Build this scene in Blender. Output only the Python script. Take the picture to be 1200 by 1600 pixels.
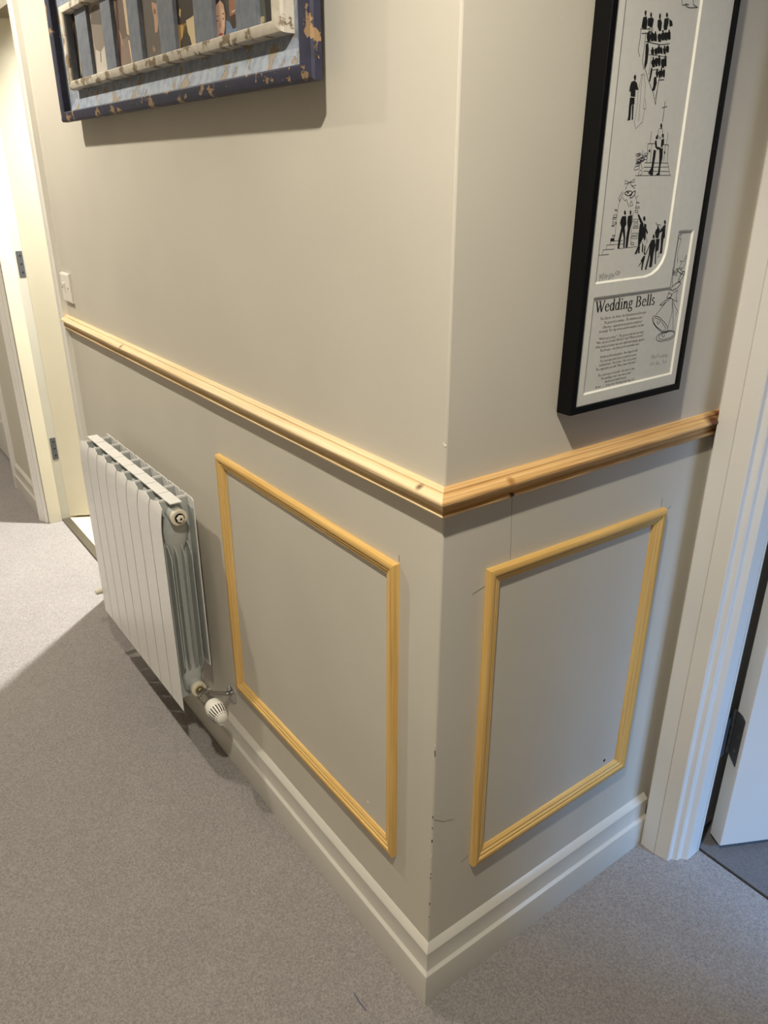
import bpy, bmesh, math, random
from mathutils import Matrix, Vector

# ------------------------------------------------------------------ clear
for o in list(bpy.data.objects):
    bpy.data.objects.remove(o, do_unlink=True)
S = bpy.context.scene
COL = S.collection
R = math.radians

# ------------------------------------------------------------------ camera
CAM_POS = Vector((0.7631, -0.6682, 1.4750))
YAW, PITCH, ROLL, FPX = 0.9366, -0.4098, 0.0017, 1191.84
F = Vector((-math.sin(YAW) * math.cos(PITCH), math.cos(YAW) * math.cos(PITCH), math.sin(PITCH)))
Rt = Vector((math.cos(YAW), math.sin(YAW), 0))
Up = Rt.cross(F)
R2 = math.cos(ROLL) * Rt + math.sin(ROLL) * Up
U2 = -math.sin(ROLL) * Rt + math.cos(ROLL) * Up
cd = bpy.data.cameras.new('camera')
cam = bpy.data.objects.new('camera', cd)
COL.objects.link(cam)
cd.sensor_fit = 'VERTICAL'
cd.sensor_height = 36.0
cd.lens = FPX / 1600 * 36.0
cd.clip_start = 0.02
M = Matrix((R2, U2, -F)).transposed().to_4x4()
M.translation = CAM_POS
cam.matrix_world = M
S.camera = cam

# ------------------------------------------------------------------ world, daylight, exposure
w = bpy.data.worlds.new('world')
S.world = w
w.use_nodes = True
bg = w.node_tree.nodes['Background']
bg.inputs[0].default_value = (0.45, 0.62, 1.0, 1)
bg.inputs[1].default_value = 2.4

def lamp(name, kind, loc, energy, color, rot=(0, 0, 0), **kw):
    d = bpy.data.lights.new(name, kind)
    d.energy = energy
    d.color = color
    for k, v in kw.items():
        setattr(d, k, v)
    o = bpy.data.objects.new(name, d)
    o.location = loc
    o.rotation_euler = rot
    COL.objects.link(o)
    return o

# open sky above the neighbouring roofs, seen through the bedroom window (wall at x = 2.3, beyond the open door)
sky_at = Vector((5.0, 2.45, 3.9))
sky_dir = Vector((2.35, 1.40, 1.60)) - sky_at
lamp('daylight_outside_bedroom_window', 'AREA', sky_at, 720, (0.27, 0.54, 1.0), sky_dir.to_track_quat('-Z', 'Y').to_euler(),
     shape='RECTANGLE', size=2.2, size_y=1.6)
vs = S.view_settings
vs.view_transform = 'Standard'
vs.look = 'None'
vs.exposure = 0.0
vs.gamma = 1.0
vs.use_curve_mapping = False

WARM = (1.0, 0.93, 0.78)
CEIL = 2.42

# ------------------------------------------------------------------ node materials
def srgb(r, g, b):
    f = lambda c: (c / 255 / 12.92) if c / 255 <= 0.04045 else ((c / 255 + 0.055) / 1.055) ** 2.4
    return (f(r), f(g), f(b), 1)

class NT:
    def __init__(self, name):
        self.m = bpy.data.materials.new(name)
        self.m.use_nodes = True
        self.t = self.m.node_tree
        self.b = self.t.nodes['Principled BSDF']
    def n(self, kind, **kw):
        x = self.t.nodes.new(kind)
        for k, v in kw.items():
            if hasattr(x, k):
                setattr(x, k, v)
            else:
                x.inputs[k].default_value = v
        return x
    def l(self, a, b):
        self.t.links.new(a, b)
    def obj(self, scale=(1, 1, 1)):
        c = self.n('ShaderNodeTexCoord')
        mp = self.n('ShaderNodeMapping')
        mp.inputs['Scale'].default_value = scale
        self.l(c.outputs['Object'], mp.inputs['Vector'])
        return mp.outputs[0]
    def noise(self, vec, scale, detail=2, rough=.5):
        x = self.n('ShaderNodeTexNoise')
        x.inputs['Scale'].default_value = scale
        x.inputs['Detail'].default_value = detail
        x.inputs['Roughness'].default_value = rough
        self.l(vec, x.inputs['Vector'])
        return x.outputs['Fac']
    def ramp(self, fac, stops, interp='LINEAR'):
        x = self.n('ShaderNodeValToRGB')
        x.color_ramp.interpolation = interp
        e = x.color_ramp.elements
        e[0].position, e[0].color = stops[0]
        e[1].position, e[1].color = stops[-1]
        for p, c in stops[1:-1]:
            k = e.new(p)
            k.color = c
        self.l(fac, x.inputs[0])
        return x.outputs[0]
    def mix(self, fac, a, b, mode='MIX'):
        x = self.n('ShaderNodeMix', data_type='RGBA', blend_type=mode)
        for sock, val in ((x.inputs[0], fac), (x.inputs[6], a), (x.inputs[7], b)):
            if isinstance(val, (int, float)):
                sock.default_value = val
            elif isinstance(val, tuple):
                sock.default_value = val
            else:
                self.l(val, sock)
        return x.outputs[2]
    def bump(self, h, strength, dist):
        x = self.n('ShaderNodeBump')
        x.inputs['Strength'].default_value = strength
        x.inputs['Distance'].default_value = dist
        self.l(h, x.inputs['Height'])
        self.l(x.outputs[0], self.b.inputs['Normal'])
    def col(self, c):
        if isinstance(c, tuple):
            self.b.inputs['Base Color'].default_value = c
        else:
            self.l(c, self.b.inputs['Base Color'])
    def rough(self, r):
        self.b.inputs['Roughness'].default_value = r

def paint(name, c, rough=.5, bump=.15, scale=260, dist=.0006, var=.03):
    k = NT(name)
    v = k.obj()
    a = k.noise(v, scale, 3)
    big = k.noise(v, 3.0, 2)
    lo = tuple(x * (1 - var) for x in c[:3]) + (1,)
    hi = tuple(min(1, x * (1 + var)) for x in c[:3]) + (1,)
    k.col(k.ramp(big, [(.35, lo), (.65, hi)]))
    k.rough(rough)
    k.bump(a, bump, dist)
    return k.m

def plain(name, c, rough=.5, metal=0.0):
    k = NT(name)
    v = k.obj()
    a = k.noise(v, 90, 2)
    lo = tuple(x * .95 for x in c[:3]) + (1,)
    k.col(k.ramp(a, [(.3, lo), (.7, c)]))
    k.rough(rough)
    k.b.inputs['Metallic'].default_value = metal
    return k.m

def pine(name, light, mid, dark, knots=(), rough=.55):
    k = NT(name)
    v = k.obj((3.0, 190, 190))
    g = k.noise(v, 1.0, 5, .65)
    v2 = k.obj((1.2, 45, 45))
    g2 = k.noise(v2, 1.0, 2, .5)
    c = k.ramp(g, [(.33, dark), (.47, mid), (.64, light)])
    c = k.mix(.35, c, k.ramp(g2, [(.35, mid), (.65, light)]))
    if knots:
        tc = k.n('ShaderNodeTexCoord')
        for (x, y, z, r, colr) in knots:
            d = k.n('ShaderNodeVectorMath', operation='SUBTRACT')
            k.l(tc.outputs['Object'], d.inputs[0])
            d.inputs[1].default_value = (x, y, z)
            e = k.n('ShaderNodeVectorMath', operation='LENGTH')
            k.l(d.outputs[0], e.inputs[0])
            nn = k.n('ShaderNodeMath', operation='DIVIDE')
            k.l(e.outputs['Value'], nn.inputs[0])
            nn.inputs[1].default_value = r
            f = k.ramp(nn.outputs[0], [(.35, (1, 1, 1, 1)), (1.0, (0, 0, 0, 1))])
            c = k.mix(f, c, colr)
    k.col(c)
    k.rough(rough)
    k.bump(g, .25, .0006)
    return k.m

def chipped(name, base, base2, under, amount=.58, scale=24, rough=.6):
    k = NT(name)
    v = k.obj()
    a = k.noise(v, scale, 6, .62)
    b = k.noise(v, 60, 3)
    c = k.ramp(b, [(.35, base), (.65, base2)])
    f = k.ramp(a, [(amount, (0, 0, 0, 1)), (amount + .025, (1, 1, 1, 1))])
    c = k.mix(f, c, under)
    k.col(c)
    k.rough(rough)
    k.bump(k.ramp(a, [(amount, (1, 1, 1, 1)), (amount + .03, (0, 0, 0, 1))]), .6, .0015)
    return k.m

def carpet(name, c, var=.16, dirt=.12):
    k = NT(name)
    v = k.obj()
    fine = k.noise(v, 240, 4, .75)
    mid = k.noise(v, 38, 3, .6)
    big = k.noise(v, 6, 3, .6)
    t = lambda s: tuple(min(1, x * s) for x in c[:3]) + (1,)
    a = k.ramp(fine, [(.32, t(1 - var * 1.9)), (.68, t(1 + var * 1.3))])
    b = k.ramp(mid, [(.3, t(1 - dirt)), (.7, t(1 + dirt))])
    d = k.ramp(big, [(.3, t(1 - dirt)), (.7, t(1 + dirt))])
    k.col(k.mix(.28, k.mix(.32, a, b), d))
    k.rough(.95)
    k.b.inputs['Specular IOR Level'].default_value = .1
    k.b.inputs['Sheen Weight'].default_value = .12
    s = k.n('ShaderNodeMath', operation='ADD')
    k.l(fine, s.inputs[0])
    k.l(mid, s.inputs[1])
    k.bump(s.outputs[0], .9, .004)
    return k.m

MAT = {}
MAT['wall'] = paint('wall_paint_greige', srgb(205, 199, 187), .62, .22, 230)
MAT['white'] = paint('white_gloss_paint', srgb(228, 225, 220), .30, .10, 60, .0008)
MAT['skirt'] = paint('white_skirting_gloss', srgb(206, 202, 193), .26, .10, 60, .0008)
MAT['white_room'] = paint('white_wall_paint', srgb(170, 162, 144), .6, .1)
MAT['ceiling'] = paint('ceiling_paint', srgb(240, 238, 232), .8, .1)
MAT['cream'] = paint('cream_satin_paint', srgb(204, 196, 175), .35, .05, 60)
MAT['lining'] = paint('lining_shaded_white', srgb(172, 167, 155), .5, .05, 60)  # lining colour greyed to imitate weaker light on the hinge strip
MAT['bright'] = paint('lit_white_gloss', srgb(246, 243, 236), .3, .05, 60)  # white gloss lightened to imitate strong light on one architrave
MAT['carpet'] = carpet('grey_carpet', srgb(160, 154, 152), .42, .10)
MAT['carpet2'] = carpet('dark_grey_carpet', srgb(118, 115, 116), .34, .2)
MAT['tile'] = plain('cream_floor_tile', srgb(214, 205, 182), .35)
MAT['radiator'] = plain('radiator_white_enamel', srgb(238, 236, 234), .28)
MAT['radcore'] = plain('radiator_inner_casting', srgb(180, 183, 180), .4)
MAT['plastic'] = plain('white_plastic', srgb(240, 236, 228), .3)
MAT['nylon'] = plain('ivory_plastic', srgb(228, 220, 200), .35)
MAT['chrome'] = plain('chrome', srgb(205, 205, 205), .12, 1.0)
MAT['brass'] = plain('dull_brass', srgb(150, 135, 95), .35, 1.0)
MAT['steel'] = plain('brushed_steel_strip', srgb(150, 145, 135), .4, 1.0)
MAT['iron'] = plain('dark_hinge_metal', srgb(78, 80, 84), .45, .3)
MAT['black'] = plain('black_lacquer', srgb(5, 5, 6), .5)
MAT['black'].node_tree.nodes['Principled BSDF'].inputs['Specular IOR Level'].default_value = .2
MAT['dark'] = plain('dark_hole', srgb(18, 16, 15), .9)
MAT['pencil'] = plain('pencil_line', srgb(120, 114, 104), .8)
MAT['chip_dark'] = plain('chipped_plaster', srgb(70, 62, 52), .9)
MAT['chip_light'] = plain('filler_white', srgb(235, 230, 220), .7)
MAT['mat'] = plain('picture_mount_card', srgb(230, 229, 224), .8)
MAT['matcore'] = plain('mount_core_white', srgb(246, 244, 234), .7)
MAT['paper'] = plain('print_paper', srgb(224, 223, 218), .8)
MAT['ink0'] = plain('black_ink', srgb(14, 14, 15), .7)
MAT['ink1'] = plain('grey_ink', srgb(110, 110, 108), .7)
MAT['ink2'] = plain('pencil_grey', srgb(150, 150, 148), .7)
KB = srgb(96, 58, 26)
MAT['pine_a'] = pine('raw_pine_a', srgb(242, 220, 180), srgb(230, 202, 156), srgb(206, 170, 120),
                     [(1.31, .012, .018, .011, srgb(150, 105, 58)), (1.302, .04, .014, .006, KB), (1.73, .022, .02, .007, KB), (0.035, .01, .016, .009, KB)])
MAT['pine_b'] = pine('raw_pine_b', srgb(236, 200, 146), srgb(214, 168, 106), srgb(156, 108, 58),
                     [(.122, -.037, .016, .007, srgb(60, 36, 18)), (.112, -.012, .020, .010, srgb(168, 118, 64)), (.640, -.012, .023, .026, srgb(96, 52, 20)), (.668, -.006, .012, .022, srgb(120, 72, 32))])
MAT['pine_c'] = pine('raw_pine_panel', srgb(232, 196, 126), srgb(214, 172, 98), srgb(186, 140, 70))
MAT['navy'] = chipped('chipped_navy_paint', srgb(46, 47, 72), srgb(36, 38, 58), srgb(150, 122, 88), .575, 30)
MAT['slateblue'] = chipped('worn_slate_blue_paint', srgb(106, 112, 124), srgb(120, 126, 138), srgb(104, 96, 86), .67, 30)
MAT['paleblue'] = chipped('worn_pale_blue_paint', srgb(128, 141, 162), srgb(160, 168, 182), srgb(150, 134, 112), .55, 26)
MAT['lip'] = chipped('chipped_cream_paint', srgb(214, 206, 192), srgb(196, 188, 174), srgb(140, 122, 98), .535, 30)

# ------------------------------------------------------------------ object helpers
WM = {}
def reg(o, Mw, parent):
    if parent is not None:
        o.parent = parent
        o.matrix_basis = WM[parent.name].inverted() @ Mw
    else:
        o.matrix_basis = Mw
    WM[o.name] = Mw.copy()

def props(o, label=None, cat=None, group=None, kind=None):
    if label: o['label'] = label
    if cat: o['category'] = cat
    if group: o['group'] = group
    if kind: o['kind'] = kind
    return o

def mob(name, verts, faces, mat, parent=None, Mw=None, smooth=None):
    """one mesh object from world-space verts; Mw is its local frame"""
    if Mw is None:
        c = sum((Vector(v) for v in verts), Vector()) / len(verts)
        Mw = Matrix.Translation(c)
    inv = Mw.inverted()
    me = bpy.data.meshes.new(name)
    me.from_pydata([inv @ Vector(v) for v in verts], [], faces)
    bm = bmesh.new(); bm.from_mesh(me)
    bmesh.ops.recalc_face_normals(bm, faces=bm.faces)
    bm.to_mesh(me); bm.free()
    me.materials.append(MAT[mat] if isinstance(mat, str) else mat)
    if smooth:
        me.shade_smooth()
        me.set_sharp_from_angle(angle=R(smooth))
    o = bpy.data.objects.new(name, me)
    COL.objects.link(o)
    reg(o, Mw, parent)
    return o

def empty(name, loc, **kw):
    o = bpy.data.objects.new(name, None)
    o.empty_display_size = .05
    COL.objects.link(o)
    reg(o, Matrix.Translation(loc), None)
    return props(o, **kw)

class G:
    """geometry collector in world space"""
    def __init__(self): self.v = []; self.f = []
    def add(self, v, f):
        n = len(self.v)
        self.v += [tuple(x) for x in v]
        self.f += [[n + i for i in q] for q in f]
        return self
    def box(self, x0, x1, y0, y1, z0, z1, bev=0):
        if bev <= 0:
            v = [(x, y, z) for z in (z0, z1) for y in (y0, y1) for x in (x0, x1)]
            return self.add(v, [(0, 2, 3, 1), (4, 5, 7, 6), (0, 1, 5, 4), (2, 6, 7, 3), (0, 4, 6, 2), (1, 3, 7, 5)])
        bm = bmesh.new()
        bmesh.ops.create_cube(bm, size=1)
        for q in bm.verts:
            q.co = Vector(((x0 + x1) / 2 + q.co.x * (x1 - x0), (y0 + y1) / 2 + q.co.y * (y1 - y0), (z0 + z1) / 2 + q.co.z * (z1 - z0)))
        bmesh.ops.bevel(bm, geom=bm.edges[:], offset=bev, segments=2, affect='EDGES')
        bm.verts.index_update()
        self.add([q.co for q in bm.verts], [[q.index for q in f.verts] for f in bm.faces])
        bm.free()
        return self
    def prism(self, poly, z0, z1, axis='z'):
        """extrude polygon; axis z: poly=(x,y); axis x: poly=(y,z); axis y: poly=(x,z)"""
        n = len(poly)
        mk = {'z': lambda a, b, t: (a, b, t), 'x': lambda a, b, t: (t, a, b), 'y': lambda a, b, t: (a, t, b)}[axis]
        v = [mk(a, b, z0) for a, b in poly] + [mk(a, b, z1) for a, b in poly]
        f = [list(range(n))[::-1], list(range(n, 2 * n))] + [[i, (i + 1) % n, n + (i + 1) % n, n + i] for i in range(n)]
        return self.add(v, f)
    def lathe(self, prof, origin, axis, n=24, cap=True):
        """prof = [(t along axis, radius)]"""
        a = Vector(axis).normalized()
        e1 = a.orthogonal().normalized(); e2 = a.cross(e1)
        o = Vector(origin)
        v = []; f = []
        for t, r in prof:
            for i in range(n):
                th = 2 * math.pi * i / n
                v.append(o + a * t + (e1 * math.cos(th) + e2 * math.sin(th)) * r)
        for j in range(len(prof) - 1):
            for i in range(n):
                f.append([j * n + i, j * n + (i + 1) % n, (j + 1) * n + (i + 1) % n, (j + 1) * n + i])
        if cap:
            f.append(list(range(n))); f.append([(len(prof) - 1) * n + i for i in range(n)])
        return self.add(v, f)
    def tube(self, pts, r, n=14):
        pts = [Vector(p) for p in pts]
        v = []; f = []
        prev = None
        for j, p in enumerate(pts):
            d = (pts[min(j + 1, len(pts) - 1)] - pts[max(j - 1, 0)]).normalized()
            e1 = d.orthogonal().normalized() if prev is None else (prev - d * prev.dot(d)).normalized()
            prev = e1
            e2 = d.cross(e1)
            for i in range(n):
                th = 2 * math.pi * i / n
                v.append(p + (e1 * math.cos(th) + e2 * math.sin(th)) * r)
        for j in range(len(pts) - 1):
            for i in range(n):
                f.append([j * n + i, j * n + (i + 1) % n, (j + 1) * n + (i + 1) % n, (j + 1) * n + i])
        f.append(list(range(n))); f.append([(len(pts) - 1) * n + i for i in range(n)])
        return self.add(v, f)
    def make(self, name, mat, parent=None, Mw=None, smooth=None, **kw):
        return props(mob(name, self.v, self.f, mat, parent, Mw, smooth), **kw)

def frame_matrix(o, x, z):
    x = Vector(x).normalized(); z = Vector(z).normalized()
    y = z.cross(x)
    m = Matrix((x, y, z)).transposed().to_4x4()
    m.translation = Vector(o)
    return m

def inset(poly, d):
    """inset a convex CCW 2-D polygon by d"""
    n = len(poly); out = []
    L = []
    for i in range(n):
        a = Vector(poly[i]); b = Vector(poly[(i + 1) % n])
        t = (b - a).normalized(); nn = Vector((-t.y, t.x))
        L.append((a + nn * d, t))
    for i in range(n):
        p, t = L[i - 1]; q, s = L[i]
        den = t.x * s.y - t.y * s.x
        k = ((q.x - p.x) * s.y - (q.y - p.y) * s.x) / den
        out.append(p + t * k)
    return out

def mitred_frame(quad, prof, to3, normal, names, mat, parent, smooth=35, ring=None):
    """four mitred lengths of moulding; quad CCW (bottom, right, top, left sides); prof = [(inward, out)]; mat str or per-profile"""
    rings = {}
    for d, p in prof:
        if d not in rings: rings[d] = ring(d) if ring else inset(quad, d)
    obs = []
    for s in range(4):
        g = G()
        A = []; B = []
        for d, p in prof:
            r = rings[d]
            A.append(to3(r[s], p)); B.append(to3(r[(s + 1) % 4], p))
        n = len(prof)
        g.add(A + B, [[i, i + 1, n + i + 1, n + i] for i in range(n - 1)] + [[n - 1, 0, n, 2 * n - 1], list(range(n))[::-1], list(range(n, 2 * n))])
        Mw = frame_matrix(A[0], Vector(B[0]) - Vector(A[0]), normal)
        obs.append(g.make(names[s], mat, parent, Mw, smooth))
    return obs

# ================================================================== SETTING
def struct(g, name, mat, label, parent=None, smooth=None):
    o = g.make(name, mat, parent, None, smooth)
    if parent is None:
        props(o, label=label, kind='structure')
    return o

HEAD = 2.03
D1R, D1L = -1.935, -2.795      # bathroom doorway
D3R, D3L = -3.42, -4.25        # further doorway
YC = 0.69                      # wall with the bedroom door
D2L, D2R = 0.112, 0.93

# hall walls
g = G()
g.prism([(D1R, 0), (-.003, 0), (-.0009, .0009), (-.12, .12), (D1R, .12)], 0, CEIL)
g.box(D1L, D1R, 0, .12, HEAD, CEIL)
g.box(D3R, D1L, 0, .12, 0, CEIL)
g.box(D3L, D3R, 0, .12, HEAD, CEIL)
g.box(-4.7, D3L, 0, .12, 0, CEIL)
wall_left = struct(g, 'wall_left', 'wall', 'long greige hallway wall carrying the radiator and blue collage frame')
g = G()
g.prism([(-.0009, .0009), (0, .003), (0, YC + .1), (-.12, YC + .1), (-.12, .12)], 0, CEIL)
wall_right = struct(g, 'wall_right', 'wall', 'short greige return wall carrying the black framed print')
g = G()
g.box(0, .082, YC, .92, 0, CEIL)
g.box(D2L - .03, D2R + .03, YC, YC + .1, HEAD + .03, CEIL)
g.box(D2R + .03, 3.0, YC, YC + .1, 0, CEIL)
struct(g, 'wall_bedroom_door', 'wall', 'greige wall around the white bedroom doorway')
struct(G().box(-4.7, 3.0, -2.6, -2.5, 0, CEIL), 'wall_opposite', 'wall', 'greige hallway wall behind the viewer')
struct(G().box(-4.8, -4.7, -2.6, .12, 0, CEIL), 'wall_far_end', 'wall', 'greige wall closing the far end of the hallway')
struct(G().box(3.0, 3.1, -2.6, YC + .1, 0, CEIL), 'wall_near_end', 'wall', 'greige wall closing the near end of the hallway')
struct(G().box(-4.8, 2.4, -2.6, 3.6, CEIL, CEIL + .1).box(2.4, 3.1, -2.6, YC + .1, CEIL, CEIL + .1), 'ceiling', 'ceiling', 'flat white ceiling')
# bathroom shell
g = G()
g.box(-3.1, -3.0, .12, 2.4, 0, CEIL); g.box(-1.3, -1.2, .12, 2.4, 0, CEIL); g.box(-3.1, -1.2, 2.3, 2.4, 0, CEIL)
struct(g, 'wall_bathroom', 'white_room', 'pale walls of the bright room behind the cream door')
# bedroom shell with its window in the side wall
g = G()
g.box(-.6, -.5, YC + .1, 3.6, 0, CEIL); g.box(-.5, 0, .85, .92, 0, CEIL); g.box(-.6, 2.4, 3.5, 3.6, 0, CEIL)
g.box(2.3, 2.4, YC + .1, .95, 0, CEIL); g.box(2.3, 2.4, 1.85, 3.5, 0, CEIL)
g.box(2.3, 2.4, .95, 1.85, 0, .75); g.box(2.3, 2.4, .95, 1.85, 2.15, CEIL)
struct(g, 'wall_bedroom', 'white_room', 'pale walls of the bedroom behind the blue-lit door')
g = G()
for y0, y1 in ((.95, 1.00), (1.38, 1.42), (1.80, 1.85)): g.box(2.32, 2.38, y0, y1, .75, 2.15)
for z0, z1 in ((.75, .80), (2.10, 2.15)): g.box(2.321, 2.379, 1.0, 1.80, z0, z1)
struct(g, 'window_1', 'white', 'white bedroom window frame')

# floors
FT = .03
struct(G().box(-4.8, 3.0, -2.6, .062, -FT, 0), 'floor', 'carpet', 'plain grey cut-pile carpet of the hallway')
g = G().box(.0, 3.0, .062, .748, -FT, 0)
struct(g, 'floor_landing', 'carpet', 'plain grey carpet in front of the white bedroom doorway')
struct(G().box(-.6, 2.4, .760, 3.6, -FT, -.004), 'floor_bedroom', 'carpet2', 'darker speckled grey carpet beyond the bedroom threshold')
struct(G().box(-.2, 1.3, .748, .760, -FT, -.010), 'floor_joint', 'dark', 'thin dark carpet joint under the bedroom door')
struct(G().box(-3.1, -1.2, .085, 2.4, -FT, .002), 'floor_bathroom', 'tile', 'cream tiled floor of the bright room behind the radiator')
struct(G().box(-4.8, -3.1, .062, .3, -FT, 0), 'floor_further_room', 'carpet', 'grey carpet at the further white door')
ts = G()
ts.prism([(.055, 0), (.060, .005), (.090, .005), (.095, .002), (.095, -.01), (.055, -.01)], D1L + .002, D1R - .002, 'x')
ts.make('threshold_strip', 'steel', label='brushed metal threshold strip between grey carpet and cream tiles', cat='threshold strip')

# skirting: profile (out, z)
SK = [(0, 0), (.0205, 0), (.0205, .072), (.0195, .0755), (.0135, .0805), (.0125, .083), (.0125, .126), (.0105, .1295), (0, .1385)]
def skirt(name, a, b, out, mit_a, mit_b, label):
    a = Vector(a); b = Vector(b); t = (b - a).normalized(); out = Vector(out)
    n = len(SK)
    A = [a + out * p + t * (-p * mit_a) + Vector((0, 0, z)) for p, z in SK]
    B = [b + out * p + t * (p * mit_b) + Vector((0, 0, z)) for p, z in SK]
    g = G().add(A + B, [[i, i + 1, n + i + 1, n + i] for i in range(n - 1)] + [[n - 1, 0, n, 2 * n - 1], list(range(n))[::-1], list(range(n, 2 * n))])
    return struct(g, name, 'skirt', label, None, 25)
skirt('baseboard_left', (-1.875, 0, 0), (0, 0, 0), (0, -1, 0), 0, 1, 'white two-step skirting under the radiator wall')
skirt('baseboard_right', (0, 0, 0), (0, .664, 0), (1, 0, 0), 1, 0, 'white two-step skirting under the black framed print')
skirt('baseboard_far', (-3.35, 0, 0), (-2.863, 0, 0), (0, -1, 0), 0, 0, 'short white skirting between the two far doorways')

# architraves and linings
# bedroom doorway: stepped profile in plan, thick at its outer edge
AP = [(.022, YC), (.022, .6525), (.0235, .651), (.0590, .6515), (.0598, .6545), (.0606, .6545), (.0614, .6520), (.0915, .6590), (.0935, .6610), (.0945, .6720),
      (.0965, .6735), (.1035, .6770), (.1055, .6800), (.1065, .6905), (.1085, .6925), (.1150, .6960), (.1178, .6995), (.1185, .7060), (.1185, YC + .045), (.022, YC + .045)]
tr = G().prism(AP, 0, HEAD + .06)
trim1 = struct(tr, 'trim_1', 'white', 'white stepped architrave beside the black framed print', None, 28)
struct(G().box(.0835, .1185, YC + .0455, .747, 0, HEAD + .03, .0015), 'trim_2', 'white', 'white door lining on the hinge side of the bedroom door')
struct(G().box(D2R, D2R + .03, YC, .800, 0, HEAD + .03).box(D2R, D2R + .07, YC - .02, YC, 0, HEAD + .06), 'trim_3', 'white', 'white lining on the latch side of the bedroom doorway')
struct(G().box(.022, D2R + .07, YC - .02, YC, HEAD + .06, HEAD + .13).box(D2L, D2R, YC, .8, HEAD, HEAD + .03), 'trim_4', 'white', 'white head lining over the bedroom doorway')
# bathroom doorway
g = G()
g.prism([(-1.875, 0), (-1.875, -.0165), (-1.8765, -.018), (-1.884, -.018), (-1.9275, -.0165), (-1.935, -.013), (-1.937, 0)], 0, HEAD + .06)
struct(g, 'trim_5', 'bright', 'white architrave beside the light switch', None, 25)
g = G().box(D1R, D1R + .004, .0, .125, 0, HEAD)
struct(g, 'trim_6', 'cream', 'cream door lining beside the radiator end')
g = G()
g.prism([(-2.863, 0), (-2.863, -.027), (-2.857, -.030), (-2.845, -.030), (-2.838, -.022), (-2.829, -.022), (-2.822, -.014), (-2.806, -.014), (-2.800, -.008), (-2.797, 0)], 0, HEAD + .06)
struct(g, 'trim_7', 'white', 'white stepped architrave on the hinge side of the cream door', None, 25)
lin = struct(G().box(D1L - .01, D1L + .002, -.002, .125, 0, HEAD), 'trim_8', 'lining', 'door lining greyed to imitate dimmer light, carrying the dark hinges of the cream door')
G().box(D1L + .002, D1L + .013, -.001, .055, 0, HEAD, .001).make('door_stop', 'cream', lin)
g = G().box(-2.863, -1.875, -.02, 0, HEAD, HEAD + .06).box(D1L, D1R, 0, .12, HEAD - .001, HEAD + .004)
struct(g, 'trim_9', 'white', 'white head architrave over the bright doorway')
g = G()
g.prism([(-3.35, 0), (-3.35, -.020), (-3.353, -.023), (-3.375, -.023), (-3.385, -.015), (-3.42, -.012), (-3.42, .12), (-3.35, .12)], 0, HEAD + .06)
struct(g, 'trim_10', 'white', 'white architrave of the furthest doorway')

# doors
def hinge(parent, at, x, z, h=.1, wdt=.033, cham=False, out=None):
    """hinge leaf plate with knuckle: x = along plate (away from the knuckle), z = plate normal"""
    m = frame_matrix(at, x, z)
    y = m.to_3x3() @ Vector((0, 1, 0))
    x = m.to_3x3() @ Vector((1, 0, 0)); n = m.to_3x3() @ Vector((0, 0, 1)); o = Vector(at)
    up = Vector((0, 0, 1))
    c = .016 if cham else .0
    poly = [(0, 0), (wdt, -c), (wdt, h - c * .4), (wdt * .55, h), (0, h)] if cham else [(0, 0), (wdt, 0), (wdt, h), (0, h)]
    g = G()
    v = [o + x * a + up * b for a, b in poly] + [o + x * a + up * b + n * .002 for a, b in poly]
    k = len(poly)
    g.add(v, [list(range(k)), list(range(k, 2 * k))] + [[i, (i + 1) % k, k + (i + 1) % k, k + i] for i in range(k)])
    ob = g.make('hinge', 'iron', parent)
    for f in (.18, .5, .82):
        s = G().lathe([(0, .004), (.0006, .004)], o + x * wdt * .58 + up * (h * f) + n * .0021, n, 10)
        s.make('screw', 'chrome' if cham else 'dark', ob)
    if cham:
        kn = G()
        for a, b in ((0, .19), (.2, .39), (.4, .59), (.6, .79), (.8, .99)):
            kn.lathe([(0, .0052), (h * (b - a), .0052)], o - x * .006 + n * .003 + up * (h * a), (0, 0, 1), 12)
        kn.make('knuckle', 'iron', ob, None, 40)
    return ob

def leaf(name, hx, hy, ang, wid, thick, zb, mat, label, side=1):
    """door leaf hinged at (hx,hy); ang = leaf direction; thickness to side*normal"""
    t = Vector((math.cos(ang), math.sin(ang), 0)); nn = Vector((-t.y, t.x, 0)) * side
    o = Vector((hx, hy, 0))
    Mw = frame_matrix(o, t, (0, 0, 1))
    g = G().box(0, wid, *sorted((0, thick * side)), zb, HEAD - .004, .0015)
    g.v = [tuple(Mw @ Vector(v)) for v in g.v]
    d = g.make(name, mat, None, Mw)
    return props(d, label=label, kind='structure'), Mw

# bedroom door, swung away from the viewer
ang2 = math.atan2(.887, .462)
e_ = Vector((.835, -.548, 0))
# hinge-edge runs from (.108,.806) to (.143,.783)
d2, M2 = leaf('door_2', .108, .806, ang2, .80, .042, .012, 'white', 'white bedroom door standing ajar with a dark hinge', -1)
tdir = M2.to_3x3() @ Vector((1, 0, 0)); ndir = M2.to_3x3() @ Vector((0, 1, 0))
hinge(d2, Vector((.108, .806, .262)) - ndir * .004 - tdir * .0003, -ndir, -tdir, .118, .029, True)
jamb_plate = G().box(.1055, .1115, .749, .776, .268, .372)
jamb_plate.make('hinge_plate', 'iron', d2)
# bathroom door, opened into the bright room
ang1 = R(61)
d1, M1 = leaf('door_1', D1L + .002, .092, ang1, .80, .04, .012, 'cream', 'cream door standing open into the bright room', 1)
t1 = M1.to_3x3() @ Vector((1, 0, 0))
for z in (.300, 1.105):
    hinge(d1, (D1L + .0021, .066, z), (0, 1, 0), (1, 0, 0), .102, .024)
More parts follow.
